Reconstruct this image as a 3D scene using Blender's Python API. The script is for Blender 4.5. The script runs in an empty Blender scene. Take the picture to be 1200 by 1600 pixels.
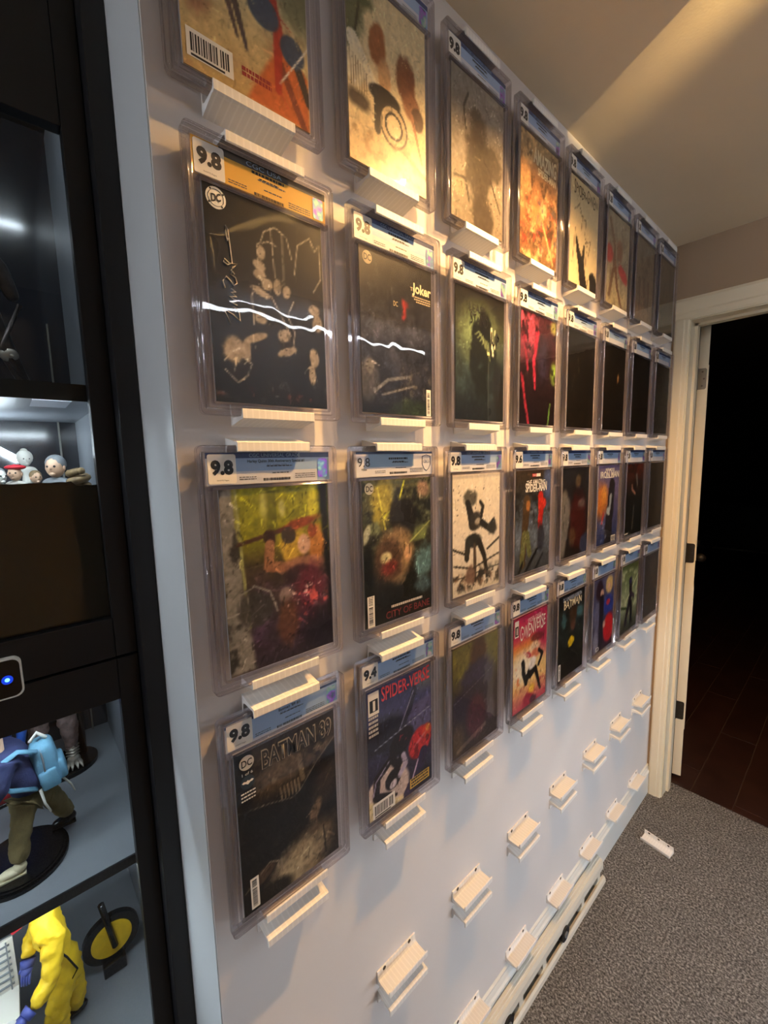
import bpy, bmesh, math, random
import numpy as np
from mathutils import Vector, Matrix

scene = bpy.context.scene
COL = scene.collection
PI = math.pi

# ------------------------------------------------------------------ camera
def rot_axes(yaw, pitch, roll):
    f = np.array([-np.sin(yaw)*np.cos(pitch), np.cos(yaw)*np.cos(pitch), -np.sin(pitch)])
    r = np.array([np.cos(yaw), np.sin(yaw), 0.0]); u = np.cross(r, f)
    return r*np.cos(roll)+u*np.sin(roll), -r*np.sin(roll)+u*np.cos(roll), f
CAM_LOC = Vector((0.5798, -0.1838, 1.600))
_r, _u, _f = rot_axes(0.8494, 0.1224, -0.0229)
cam_data = bpy.data.cameras.new('camera')
cam_data.sensor_fit = 'HORIZONTAL'
cam_data.sensor_width = 36.0
cam_data.lens = 661.02/1200*36.0
cam_data.clip_start = 0.01
cam = bpy.data.objects.new('camera', cam_data)
COL.objects.link(cam)
cam.matrix_world = Matrix(((_r[0], _u[0], -_f[0], CAM_LOC.x), (_r[1], _u[1], -_f[1], CAM_LOC.y),
                           (_r[2], _u[2], -_f[2], CAM_LOC.z), (0, 0, 0, 1)))
scene.camera = cam

# ------------------------------------------------------------------ world, exposure
world = bpy.data.worlds.new('world'); scene.world = world
world.use_nodes = True
world.node_tree.nodes['Background'].inputs[0].default_value = (0.55, 0.62, 0.8, 1)
world.node_tree.nodes['Background'].inputs[1].default_value = 0.01
vs = scene.view_settings
vs.view_transform = 'Standard'; vs.look = 'None'; vs.gamma = 1.0; vs.use_curve_mapping = False
vs.exposure = 0.55
scene.cycles.transparent_max_bounces = 32
scene.cycles.max_bounces = 8
scene.cycles.sample_clamp_indirect = 4.0

# light levels
BULB_L = 5200.0        # radiance of the warm bulb
STRIP_TOP_L = 30.0
STRIP_FILL_L = 36.0  # radiance of the added fill strips
STRIP_CAB_L = 60.0
BEAM_W = 380.0
WARM = (1.0, 0.55, 0.19)
COOL = (0.88, 0.93, 1.0)

# ------------------------------------------------------------------ materials
def lin(c):
    c = [x/255.0 for x in c[:3]]
    return tuple(x/12.92 if x <= 0.04045 else ((x+0.055)/1.055)**2.4 for x in c)

def new_mat(name):
    m = bpy.data.materials.new(name); m.use_nodes = True
    nt = m.node_tree; nt.nodes.clear()
    out = nt.nodes.new('ShaderNodeOutputMaterial')
    return m, nt, out

def mat(name, rgb, rough=0.5, metal=0.0, spec=0.5, var=0.0, vscale=20.0, bump=0.0, bscale=200.0, coat=0.0):
    m, nt, out = new_mat(name)
    b = nt.nodes.new('ShaderNodeBsdfPrincipled'); nt.links.new(b.outputs[0], out.inputs[0])
    c = lin(rgb)
    b.inputs['Roughness'].default_value = rough; b.inputs['Metallic'].default_value = metal
    b.inputs['Specular IOR Level'].default_value = spec
    b.inputs['Coat Weight'].default_value = coat
    b.inputs['Base Color'].default_value = (*c, 1)
    if var or bump:
        tc = nt.nodes.new('ShaderNodeTexCoord')
    if var:
        n = nt.nodes.new('ShaderNodeTexNoise'); n.inputs['Scale'].default_value = vscale; n.inputs['Detail'].default_value = 5
        nt.links.new(tc.outputs['Object'], n.inputs['Vector'])
        r = nt.nodes.new('ShaderNodeValToRGB')
        r.color_ramp.elements[0].position = 0.3; r.color_ramp.elements[1].position = 0.7
        r.color_ramp.elements[0].color = (*[x*(1-var) for x in c], 1)
        r.color_ramp.elements[1].color = (*[min(1, x*(1+var)) for x in c], 1)
        nt.links.new(n.outputs[0], r.inputs[0]); nt.links.new(r.outputs[0], b.inputs['Base Color'])
    if bump:
        n2 = nt.nodes.new('ShaderNodeTexNoise'); n2.inputs['Scale'].default_value = bscale; n2.inputs['Detail'].default_value = 3
        nt.links.new(tc.outputs['Object'], n2.inputs['Vector'])
        bp = nt.nodes.new('ShaderNodeBump'); bp.inputs['Strength'].default_value = bump; bp.inputs['Distance'].default_value = 0.002
        nt.links.new(n2.outputs[0], bp.inputs['Height']); nt.links.new(bp.outputs[0], b.inputs['Normal'])
    return m

def emit_mat(name, rgb_lin, strength):
    m, nt, out = new_mat(name)
    e = nt.nodes.new('ShaderNodeEmission'); e.inputs[0].default_value = (*rgb_lin, 1); e.inputs[1].default_value = strength
    nt.links.new(e.outputs[0], out.inputs[0])
    return m

def clear_mat(name, tint, ior=1.45, rough=0.02, wave=0.0, wscale=14.0, inner=0.0, milk=0.0, milk_col=(0.6, 0.55, 0.7)):
    """thin clear plastic or glass: transmits straight through, mirrors by Fresnel"""
    m, nt, out = new_mat(name)
    t = nt.nodes.new('ShaderNodeBsdfTransparent'); t.inputs[0].default_value = (*tint, 1)
    g = nt.nodes.new('ShaderNodeBsdfGlossy'); g.inputs['Roughness'].default_value = rough
    fr = nt.nodes.new('ShaderNodeFresnel'); fr.inputs[0].default_value = ior
    mx = nt.nodes.new('ShaderNodeMixShader')
    last = t
    if milk:
        d = nt.nodes.new('ShaderNodeBsdfDiffuse'); d.inputs[0].default_value = (*milk_col, 1)
        m2 = nt.nodes.new('ShaderNodeMixShader'); m2.inputs[0].default_value = milk
        nt.links.new(t.outputs[0], m2.inputs[1]); nt.links.new(d.outputs[0], m2.inputs[2]); last = m2
    ge = nt.nodes.new('ShaderNodeNewGeometry'); iv = nt.nodes.new('ShaderNodeMath'); iv.operation = 'SUBTRACT'; iv.inputs[0].default_value = 1.0
    bk_ = nt.nodes.new('ShaderNodeMath'); bk_.operation = 'MULTIPLY'; bk_.inputs[1].default_value = 1.0-inner; nt.links.new(ge.outputs['Backfacing'], bk_.inputs[0])
    ml = nt.nodes.new('ShaderNodeMath'); ml.operation = 'MULTIPLY'
    nt.links.new(bk_.outputs[0], iv.inputs[1]); nt.links.new(iv.outputs[0], ml.inputs[0]); nt.links.new(fr.outputs[0], ml.inputs[1])
    nt.links.new(ml.outputs[0], mx.inputs[0]); nt.links.new(last.outputs[0], mx.inputs[1]); nt.links.new(g.outputs[0], mx.inputs[2])
    nt.links.new(mx.outputs[0], out.inputs[0])
    if wave:
        tc = nt.nodes.new('ShaderNodeTexCoord'); n = nt.nodes.new('ShaderNodeTexNoise')
        oi = nt.nodes.new('ShaderNodeObjectInfo'); va = nt.nodes.new('ShaderNodeVectorMath'); va.operation = 'ADD'
        sc = nt.nodes.new('ShaderNodeVectorMath'); sc.operation = 'SCALE'; sc.inputs['Scale'].default_value = 0.37
        nt.links.new(oi.outputs['Location'], sc.inputs[0])
        nt.links.new(tc.outputs['Object'], va.inputs[0]); nt.links.new(sc.outputs[0], va.inputs[1])
        n.inputs['Scale'].default_value = wscale; n.inputs['Detail'].default_value = 1.0
        nt.links.new(va.outputs[0], n.inputs['Vector'])
        bp = nt.nodes.new('ShaderNodeBump'); bp.inputs['Strength'].default_value = 1.0; bp.inputs['Distance'].default_value = wave
        nt.links.new(n.outputs[0], bp.inputs['Height'])
        nt.links.new(bp.outputs[0], g.inputs['Normal']); nt.links.new(bp.outputs[0], fr.inputs['Normal'])
    return m

def print_mat(name, rough=0.45):
    """flat printed paper: colour comes from the mesh's own colour attribute"""
    m, nt, out = new_mat(name)
    a = nt.nodes.new('ShaderNodeVertexColor'); a.layer_name = 'print'
    b = nt.nodes.new('ShaderNodeBsdfPrincipled'); b.inputs['Roughness'].default_value = rough
    b.inputs['Specular IOR Level'].default_value = 0.25
    nt.links.new(a.outputs[0], b.inputs['Base Color']); nt.links.new(b.outputs[0], out.inputs[0])
    return m

def carpet_mat():
    m, nt, out = new_mat('carpet')
    b = nt.nodes.new('ShaderNodeBsdfPrincipled'); b.inputs['Roughness'].default_value = 0.95; b.inputs['Specular IOR Level'].default_value = 0.1
    tc = nt.nodes.new('ShaderNodeTexCoord')
    n1 = nt.nodes.new('ShaderNodeTexNoise'); n1.inputs['Scale'].default_value = 150; n1.inputs['Detail'].default_value = 4; n1.inputs['Roughness'].default_value = 0.75
    n2 = nt.nodes.new('ShaderNodeTexNoise'); n2.inputs['Scale'].default_value = 14; n2.inputs['Detail'].default_value = 3
    for n in (n1, n2): nt.links.new(tc.outputs['Object'], n.inputs['Vector'])
    r = nt.nodes.new('ShaderNodeValToRGB')
    e = r.color_ramp.elements
    e[0].position = 0.36; e[0].color = (*lin((58, 56, 55)), 1)
    e[1].position = 0.64; e[1].color = (*lin((182, 179, 175)), 1)
    k = e.new(0.5); k.color = (*lin((112, 109, 106)), 1)
    nt.links.new(n1.outputs[0], r.inputs[0])
    mx = nt.nodes.new('ShaderNodeMix'); mx.data_type = 'RGBA'; mx.blend_type = 'MULTIPLY'; mx.inputs[0].default_value = 0.5
    r2 = nt.nodes.new('ShaderNodeValToRGB'); r2.color_ramp.elements[0].color = (0.6, 0.6, 0.6, 1); r2.color_ramp.elements[0].position = 0.3
    r2.color_ramp.elements[1].color = (1, 1, 1, 1); r2.color_ramp.elements[1].position = 0.7
    nt.links.new(n2.outputs[0], r2.inputs[0])
    nt.links.new(r.outputs[0], mx.inputs[6]); nt.links.new(r2.outputs[0], mx.inputs[7])
    nt.links.new(mx.outputs[2], b.inputs['Base Color'])
    bp = nt.nodes.new('ShaderNodeBump'); bp.inputs['Strength'].default_value = 0.9; bp.inputs['Distance'].default_value = 0.004
    nt.links.new(n1.outputs[0], bp.inputs['Height']); nt.links.new(bp.outputs[0], b.inputs['Normal'])
    nt.links.new(b.outputs[0], out.inputs[0])
    return m

def bracket_mat():
    """white printed plastic whose lips show the pale ribs of the infill"""
    m, nt, out = new_mat('bracket_plastic')
    b = nt.nodes.new('ShaderNodeBsdfPrincipled'); b.inputs['Roughness'].default_value = 0.5
    tc = nt.nodes.new('ShaderNodeTexCoord')
    w = nt.nodes.new('ShaderNodeTexWave'); w.bands_direction = 'Y'; w.wave_profile = 'SIN'; w.inputs['Scale'].default_value = 35
    nt.links.new(tc.outputs['Object'], w.inputs['Vector'])
    r = nt.nodes.new('ShaderNodeValToRGB')
    r.color_ramp.elements[0].position = 0.75; r.color_ramp.elements[0].color = (*lin((242, 241, 238)), 1)
    r.color_ramp.elements[1].position = 0.98; r.color_ramp.elements[1].color = (*lin((250, 249, 246)), 1)
    nt.links.new(w.outputs[0], r.inputs[0]); nt.links.new(r.outputs[0], b.inputs['Base Color'])
    nt.links.new(b.outputs[0], out.inputs[0])
    return m

def foil_mat():
    """holographic security sticker"""
    m, nt, out = new_mat('hologram_foil')
    b = nt.nodes.new('ShaderNodeBsdfPrincipled'); b.inputs['Roughness'].default_value = 0.3; b.inputs['Metallic'].default_value = 0.5
    tc = nt.nodes.new('ShaderNodeTexCoord'); oi = nt.nodes.new('ShaderNodeObjectInfo')
    n = nt.nodes.new('ShaderNodeTexNoise'); n.inputs['Scale'].default_value = 60
    va = nt.nodes.new('ShaderNodeVectorMath'); va.operation = 'ADD'
    nt.links.new(tc.outputs['Object'], va.inputs[0]); nt.links.new(oi.outputs['Location'], va.inputs[1])
    nt.links.new(va.outputs[0], n.inputs['Vector'])
    r = nt.nodes.new('ShaderNodeValToRGB'); e = r.color_ramp.elements
    e[0].position = 0.3; e[0].color = (*lin((60, 80, 110)), 1); e[1].position = 0.72; e[1].color = (*lin((215, 205, 225)), 1)
    for p, c in ((0.42, (160, 90, 215)), (0.52, (110, 150, 190)), (0.6, (150, 205, 190))):
        k = e.new(p); k.color = (*lin(c), 1)
    nt.links.new(n.outputs[0], r.inputs[0]); nt.links.new(r.outputs[0], b.inputs['Base Color'])
    nt.links.new(b.outputs[0], out.inputs[0])
    return m

M = {}
M['wall'] = mat('wall_paint', (226, 223, 222), 0.6, var=0.015, vscale=3, bump=0.06, bscale=260)
M['trimwall'] = mat('return_paint', (205, 208, 210), 0.35, bump=0.05, bscale=260)
M['ceiling'] = mat('ceiling_paint', (230, 216, 190), 0.8, var=0.02, vscale=6, bump=0.1, bscale=180)
M['farwall'] = mat('far_wall_paint', (168, 146, 122), 0.75, bump=0.05)
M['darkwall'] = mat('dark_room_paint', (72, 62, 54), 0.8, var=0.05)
M['trim'] = mat('cream_trim_paint', (240, 229, 202), 0.35)
M['baseboard'] = mat('baseboard_paint', (232, 234, 230), 0.4)
M['carpet'] = carpet_mat()
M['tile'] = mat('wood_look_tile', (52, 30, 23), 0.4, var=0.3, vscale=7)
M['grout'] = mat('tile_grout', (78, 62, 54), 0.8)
M['bracket'] = bracket_mat()
M['screw'] = mat('dark_screw', (70, 66, 60), 0.4, metal=0.7)
M['rim'] = clear_mat('case_rim_acrylic', (0.925, 0.912, 0.94), ior=1.68, rough=0.05, inner=0.6, milk=0.006, milk_col=(0.50, 0.44, 0.68))
M['pane'] = clear_mat('case_front_acrylic', (0.97, 0.97, 0.98), ior=1.42, rough=0.015, wave=0.00035, wscale=22)
M['backpane'] = clear_mat('case_back_acrylic', (0.95, 0.94, 0.955), ior=1.2, rough=0.1, milk=0.03, milk_col=(0.5, 0.46, 0.52))
M['cover'] = print_mat('printed_cover', 0.35)
M['shelfback'] = mat('shelving_back_pale', (206, 210, 216), 0.6)
M['paper'] = mat('label_paper', (214, 218, 228), 0.6)
M['blue_dark'] = mat('label_navy_band', (38, 62, 112), 0.5)
M['blue_mid'] = mat('label_blue_panel', (154, 184, 222), 0.5)
M['yellow_lbl'] = mat('label_yellow', (226, 176, 62), 0.5)
M['green_dark'] = mat('label_dark_band', (58, 56, 50), 0.5)
M['cbcs'] = mat('label_steel_blue', (150, 180, 208), 0.5)
M['white'] = mat('white_print', (244, 242, 234), 0.5)
M['ink'] = mat('black_ink', (14, 14, 16), 0.5)
M['greyink'] = mat('small_print_ink', (70, 74, 86), 0.6)
M['foil'] = foil_mat()
M['cab'] = mat('cabinet_black', (19, 19, 22), 0.42, spec=0.4)
M['cabin'] = mat('cabinet_interior_grey', (128, 132, 138), 0.4, var=0.06, vscale=12)
M['cabback'] = mat('cabinet_back_dark', (34, 36, 42), 0.12, spec=0.8)
M['film'] = mat('black_gloss_film', (15, 14, 13), 0.06, spec=0.7)
M['glass'] = clear_mat('door_glass', (0.93, 0.96, 0.96), ior=1.45, rough=0.01)
M['chrome'] = mat('satin_nickel', (120, 118, 112), 0.45, metal=0.5)
M['bronze'] = mat('dark_bronze', (66, 60, 52), 0.4, metal=0.6)
M['black'] = mat('black_plastic', (12, 12, 13), 0.25)
M['rubber'] = mat('black_rubber', (22, 22, 23), 0.6)
M['rail'] = mat('cream_metal', (222, 218, 204), 0.4)
M['bulb'] = emit_mat('warm_bulb', WARM, BULB_L)
M['led_top'] = emit_mat('led_strip_bright', COOL, STRIP_TOP_L)
M['led_fill'] = emit_mat('led_strip_fill', COOL, STRIP_FILL_L)
M['led_cab'] = emit_mat('led_strip_cabinet', (0.82, 0.91, 1.0), STRIP_CAB_L)
M['led_blue'] = emit_mat('blue_indicator', (0.05, 0.25, 1.0), 6.0)
M['lampwhite'] = mat('lamp_white', (230, 226, 216), 0.5)

# ------------------------------------------------------------------ mesh builder
class MB:
    def __init__(s): s.v = []; s.f = []; s.mi = []; s.smooth = []
    def add(s, vs, fs, mi=0, smooth=False):
        o = len(s.v); s.v += [tuple(p) for p in vs]
        for f in fs: s.f.append(tuple(i+o for i in f)); s.mi.append(mi); s.smooth.append(smooth)
        return s
    def box(s, x0, x1, y0, y1, z0, z1, mi=0, c=0.0):
        if c <= 0:
            vs = [(x, y, z) for x in (x0, x1) for y in (y0, y1) for z in (z0, z1)]
            return s.add(vs, [(0, 1, 3, 2), (4, 6, 7, 5), (0, 4, 5, 1), (2, 3, 7, 6), (0, 2, 6, 4), (1, 5, 7, 3)], mi)
        # chamfered box
        bm = bmesh.new(); bmesh.ops.create_cube(bm, size=1)
        for v in bm.verts:
            v.co = ((x0+x1)/2+v.co.x*(x1-x0), (y0+y1)/2+v.co.y*(y1-y0), (z0+z1)/2+v.co.z*(z1-z0))
        bmesh.ops.bevel(bm, geom=list(bm.edges), offset=c, segments=2, profile=0.5, affect='EDGES')
        s.bm(bm, mi); return s
    def bm(s, bm, mi=0, smooth=False):
        bm.verts.index_update()
        s.add([v.co[:] for v in bm.verts], [[v.index for v in f.verts] for f in bm.faces], mi, smooth); bm.free(); return s
    def prism(s, prof, a0, a1, axis='y', mi=0):
        """profile of 2-D points pushed along one axis ('y': points are x,z; 'x': y,z; 'z': x,y)"""
        def P(p, a): return {'y': (p[0], a, p[1]), 'x': (a, p[0], p[1]), 'z': (p[0], p[1], a)}[axis]
        n = len(prof)
        vs = [P(p, a0) for p in prof]+[P(p, a1) for p in prof]
        fs = [(i, (i+1) % n, n+(i+1) % n, n+i) for i in range(n)]+[tuple(range(n-1, -1, -1)), tuple(range(n, 2*n))]
        return s.add(vs, fs, mi)
    def tube(s, pts, rad, n=8, mi=0, smooth=True, flat=1.0):
        pts = [Vector(p) for p in pts]
        if not hasattr(rad, '__len__'): rad = [rad]*len(pts)
        rings = []
        up = Vector((0.13, 0.29, 0.94))
        for i, p in enumerate(pts):
            t = (pts[min(i+1, len(pts)-1)]-pts[max(i-1, 0)]).normalized()
            a = t.cross(up)
            if a.length < 1e-3: a = t.cross(Vector((1, 0, 0)))
            a.normalize(); b = t.cross(a)
            rings.append([p+(a*math.cos(2*PI*k/n)+b*flat*math.sin(2*PI*k/n))*rad[i] for k in range(n)])
        vs = [q for r in rings for q in r]; fs = []
        for i in range(len(pts)-1):
            for k in range(n): fs.append((i*n+k, i*n+(k+1) % n, (i+1)*n+(k+1) % n, (i+1)*n+k))
        fs += [tuple(range(n-1, -1, -1)), tuple((len(pts)-1)*n+k for k in range(n))]
        return s.add(vs, fs, mi, smooth)
    def cyl(s, c, r, h, axis='z', n=20, mi=0, r2=None):
        d = {'x': Vector((1, 0, 0)), 'y': Vector((0, 1, 0)), 'z': Vector((0, 0, 1))}[axis]
        c = Vector(c); return s.tube([c, c+d*h], [r, r if r2 is None else r2], n, mi, False)
    def ball(s, c, r, seg=14, mi=0, rz=None):
        if not hasattr(r, '__len__'): r = (r, r, r)
        bm = bmesh.new(); bmesh.ops.create_uvsphere(bm, u_segments=seg, v_segments=max(6, seg*2//3), radius=1)
        R = rz if rz else Matrix.Identity(3)
        for v in bm.verts: v.co = Vector(c)+R @ Vector((v.co.x*r[0], v.co.y*r[1], v.co.z*r[2]))
        return s.bm(bm, mi, True)
    def mesh(s, name, mats, fix=True):
        me = bpy.data.meshes.new(name); me.from_pydata(s.v, [], s.f)
        for m in (mats if isinstance(mats, (list, tuple)) else [mats]): me.materials.append(M[m] if isinstance(m, str) else m)
        me.polygons.foreach_set('material_index', s.mi); me.polygons.foreach_set('use_smooth', s.smooth)
        if not fix: me.update(); return me
        bm = bmesh.new(); bm.from_mesh(me); bmesh.ops.recalc_face_normals(bm, faces=bm.faces); bm.to_mesh(me); bm.free()
        me.update(); return me
    def build(s, name, mats, parent=None, loc=(0, 0, 0)):
        return link(name, s.mesh(name, mats), parent, loc)

def link(name, me, parent=None, loc=(0, 0, 0)):
    o = bpy.data.objects.new(name, me); COL.objects.link(o); o.location = loc
    if parent: o.parent = parent
    return o
def tag(o, label, cat, group=None, kind=None):
    o['label'] = label; o['category'] = cat
    if group: o['group'] = group
    if kind: o['kind'] = kind
    return o
def empty(name, loc, label, cat, group=None, rz=0):
    o = bpy.data.objects.new(name, None); COL.objects.link(o); o.location = loc; o.rotation_euler = (0, 0, rz)
    o.empty_display_size = 0.05
    return tag(o, label, cat, group)
def struct(o):
    o['kind'] = 'structure'; return o
def dup(o, parent):
    c = o.copy(); COL.objects.link(c); c.parent = parent; return c

# ------------------------------------------------------------------ flat lettering (text turned into mesh, facing +x, reading along +y)
_txt = {}
def text_mesh(body, w, h, matname, bold=0.0, arc=0.0, slant=0.0, jitter=0.0, outline=0.0, vert=False):
    key = (body, w, h, matname, bold, arc, slant, jitter, outline, vert)
    if key in _txt: return _txt[key]
    cu = bpy.data.curves.new('lettering', 'FONT'); cu.body = body; cu.size = 1.0; cu.align_x = 'CENTER'
    cu.space_line = 0.85
    if outline:
        cu.fill_mode = 'NONE'; cu.bevel_depth = outline; cu.bevel_resolution = 0; cu.resolution_u = 3
    else:
        cu.offset = bold; cu.resolution_u = 3
    ob = bpy.data.objects.new('lettering', cu); COL.objects.link(ob)
    dg = bpy.context.evaluated_depsgraph_get(); dg.update()
    me = bpy.data.meshes.new_from_object(ob.evaluated_get(dg))
    bpy.data.objects.remove(ob); bpy.data.curves.remove(cu)
    n = len(me.vertices); co = np.zeros(n*3); me.vertices.foreach_get('co', co); co = co.reshape(-1, 3)
    mn, mxx = co[:, :2].min(0), co[:, :2].max(0)
    q = (co[:, :2]-(mn+mxx)/2)/(mxx-mn)
    if jitter:
        q[:, 1] *= 1+jitter*np.sin(q[:, 0]*23); q[:, 1] += jitter*0.25*np.sin(q[:, 0]*11)
    X = q[:, 0]*w; Y = q[:, 1]*h*(1+arc*(2*q[:, 0])**2*0.6)+slant*q[:, 0]*w+arc*h*(2*q[:, 0])**2*0.5
    if vert: X, Y = -Y, X
    Z = co[:, 2]*0.0+(0.0004 if not outline else 0.0003)
    out = np.stack([Z, X, Y], 1); me.vertices.foreach_set('co', out.ravel())
    me.materials.clear(); me.materials.append(M[matname]); me.name = 'lettering'
    me.update(); _txt[key] = me; return me

def ink(rgb):
    k = 'ink_%d_%d_%d' % tuple(rgb)
    if k not in M: M[k] = mat('print_%d_%d_%d' % tuple(rgb), rgb, 0.5)
    return k

# ------------------------------------------------------------------ painting flat cover prints (generic abstract stand-ins)
class Paint:
    def __init__(s, nx, ny, seed):
        s.nx, s.ny = nx, ny; s.rng = np.random.RandomState(seed)
        u, v = np.meshgrid(np.linspace(0, 1, nx), np.linspace(0, 1, ny)); s.u, s.v = u, v
        s.c = np.zeros((ny, nx, 3))
    def grad(s, stops):
        vs = [p for p, _ in stops]
        for k in range(3): s.c[..., k] = np.interp(s.v, vs, [c[k] for _, c in stops])
        return s
    def noise(s, scale, octaves=4):
        out = np.zeros_like(s.u); amp = 1.0; tot = 0
        for o in range(octaves):
            g = s.rng.rand(int(scale*1.5)+3, int(scale)+3)
            x = s.u*(g.shape[1]-1.001); y = s.v*(g.shape[0]-1.001)
            xi, yi = x.astype(int), y.astype(int); fx, fy = x-xi, y-yi
            fx = fx*fx*(3-2*fx); fy = fy*fy*(3-2*fy)
            out += amp*((g[yi, xi]*(1-fx)+g[yi, xi+1]*fx)*(1-fy)+(g[yi+1, xi]*(1-fx)+g[yi+1, xi+1]*fx)*fy)
            tot += amp; amp *= 0.6; scale *= 2
        return out/tot
    def mix(s, a, col):
        a = np.clip(a, 0, 1)[..., None]; s.c = s.c*(1-a)+np.array(col, float)*a; return s
    def e(s, cx, cy, rx, ry, col, soft=0.3, a=1.0, rot=0.0, rough=0.0):
        dx, dy = s.u-cx, (s.v-cy)*1.5
        cr, sr = math.cos(rot), math.sin(rot)
        x, y = dx*cr+dy*sr, -dx*sr+dy*cr
        d = np.sqrt((x/rx)**2+(y/(ry*1.5))**2)
        if rough: d = d+(s.noise(9)-0.5)*rough
        return s.mix(a*np.clip((1-d)/max(soft, 0.02)+0.5, 0, 1), col)
    def l(s, pts, w, col, a=1.0, taper=None):
        best = np.zeros_like(s.u)
        for i in range(len(pts)-1):
            (x0, y0), (x1, y1) = pts[i], pts[i+1]
            y0, y1 = y0*1.5, y1*1.5
            dx, dy = x1-x0, y1-y0; L = dx*dx+dy*dy+1e-9
            t = np.clip(((s.u-x0)*dx+(s.v*1.5-y0)*dy)/L, 0, 1)
            d = np.hypot(s.u-x0-t*dx, s.v*1.5-y0-t*dy)
            ww = w if taper is None else w*(1+(taper-1)*(i+t)/(len(pts)-1))
            best = np.maximum(best, np.clip((ww-d)/0.009+0.5, 0, 1))
        return s.mix(best*a, col)
    def poly(s, pts, col, a=1.0):
        inside = np.zeros(s.u.shape, bool); n = len(pts)
        for i in range(n):
            (x0, y0), (x1, y1) = pts[i], pts[(i+1) % n]
            if y0 == y1: continue
            c = ((y0 > s.v) != (y1 > s.v)) & (s.u < (x1-x0)*(s.v-y0)/(y1-y0)+x0); inside ^= c
        m = inside.astype(float); p = np.pad(m, 1, mode='edge')
        m = sum(p[i:i+s.ny, j:j+s.nx] for i in range(3) for j in range(3))/9
        return s.mix(m*a, col)
    def tex(s, scale, col, lo=0.5, hi=0.7, a=1.0, mask=None):
        n = s.noise(scale); m = np.clip((n-lo)/(hi-lo), 0, 1)*a
        if mask is not None: m = m*mask
        return s.mix(m, col)
    def band(s, v0, v1, soft=0.05):
        return np.clip((s.v-v0)/soft, 0, 1)*np.clip((v1-s.v)/soft, 0, 1)
    def side(s, u0, u1, soft=0.05):
        return np.clip((s.u-u0)/soft, 0, 1)*np.clip((u1-s.u)/soft, 0, 1)
    def strokes(s, n, amt=0.5, w=0.006):
        g = s.rng; src = s.c.copy()
        for k in range(n):
            u, v = g.rand(), g.rand(); a = g.rand()*PI; L = 0.03+0.09*g.rand(); f = 1+amt*(g.rand()*2-1)*1.4
            col = np.clip(src[min(s.ny-1, int(v*s.ny)), min(s.nx-1, int(u*s.nx))]*max(f, 0.3)+(6 if f > 1 else 0), 0, 250)
            b = g.randn()*0.02
            u1, v1 = u+L*math.cos(a), v+L*math.sin(a)/1.5
            i0, i1 = sorted((u, u1)); j0, j1 = sorted((v, v1)); p_ = 0.05
            xs = slice(max(0, int((i0-p_)*s.nx)), int((i1+p_)*s.nx)+2); ys = slice(max(0, int((j0-p_)*s.ny)), int((j1+p_)*s.ny)+2)
            U_, V_ = s.u[ys, xs], s.v[ys, xs]
            if U_.size == 0: continue
            dx, dy = u1-u, (v1-v)*1.5; t = np.clip(((U_-u)*dx+(V_-v)*1.5*dy)/(dx*dx+dy*dy+1e-9), 0, 1)
            d = np.hypot(U_-u-t*dx-b*np.sin(t*PI), V_*1.5-v*1.5-t*dy)
            m_ = (np.clip((w*(0.5+g.rand())*(1-0.7*t)-d)/0.008+0.5, 0, 1)*0.8)[..., None]
            s.c[ys, xs] = s.c[ys, xs]*(1-m_)+col*m_
        return s
    def grain(s, amt):
        s.c = s.c*(1+amt*(s.noise(26, 3)-0.5)[..., None]*2); return s

CW, CH = 0.168, 0.258
def cover_mesh(p):
    nx, ny = p.nx, p.ny
    ys = -CW/2+np.linspace(0, 1, nx)*CW; zs = CH-np.linspace(0, 1, ny)*CH
    Y, Z = np.meshgrid(ys, zs)
    v = np.stack([np.zeros(nx*ny), Y.ravel(), Z.ravel()], 1)
    i = np.arange(nx*ny).reshape(ny, nx)
    a, b, c, d = i[1:, :-1].ravel(), i[1:, 1:].ravel(), i[:-1, 1:].ravel(), i[:-1, :-1].ravel()
    f = np.stack([a, b, c, d], 1)
    me = bpy.data.meshes.new('cover')
    # back and spine so the book is a solid block 3.5 mm thick
    k = nx*ny
    bv = np.array([(-0.0035, -CW/2, 0), (-0.0035, CW/2, 0), (-0.0035, CW/2, CH), (-0.0035, -CW/2, CH)])
    v = np.vstack([v, bv])
    tl, tr, bl, br = 0, nx-1, (ny-1)*nx, ny*nx-1
    fl = f.tolist()+[[k, k+3, k+2, k+1], [bl, k, k+1, br], [br, k+1, k+2, tr], [tr, k+2, k+3, tl], [tl, k+3, k, bl]]
    me.from_pydata(v.tolist(), [], fl)
    at = me.color_attributes.new('print', 'FLOAT_COLOR', 'POINT')
    c = np.clip(p.c.reshape(-1, 3)/255.0, 0, 1)
    c = np.where(c <= 0.04045, c/12.92, ((c+0.055)/1.055)**2.4)
    c = np.vstack([c, np.full((4, 3), 0.6)])
    at.data.foreach_set('color', np.hstack([c, np.ones((len(c), 1))]).ravel())
    me.materials.append(M['cover']); me.update(); return me

# ================================================================== THE SETTING
WALL_Y0, WALL_Y1 = -0.022, 1.960
CEIL = 2.44
struct(MB().box(-0.30, 0.0, WALL_Y0, WALL_Y1+0.14, 0, CEIL).build('wall_left', 'wall'))
o = MB().box(-0.62, -0.002, -0.0235, -0.022, 0.0, CEIL-0.001).build('trim_1', 'trimwall'); struct(o)
struct(MB().box(-1.2, 1.75, -2.6, 2.10, -0.05, 0.0).build('floor', 'carpet'))
struct(MB().box(-1.2, 1.75, -2.6, 2.10, CEIL, CEIL+0.05).build('ceiling', 'ceiling'))
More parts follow.
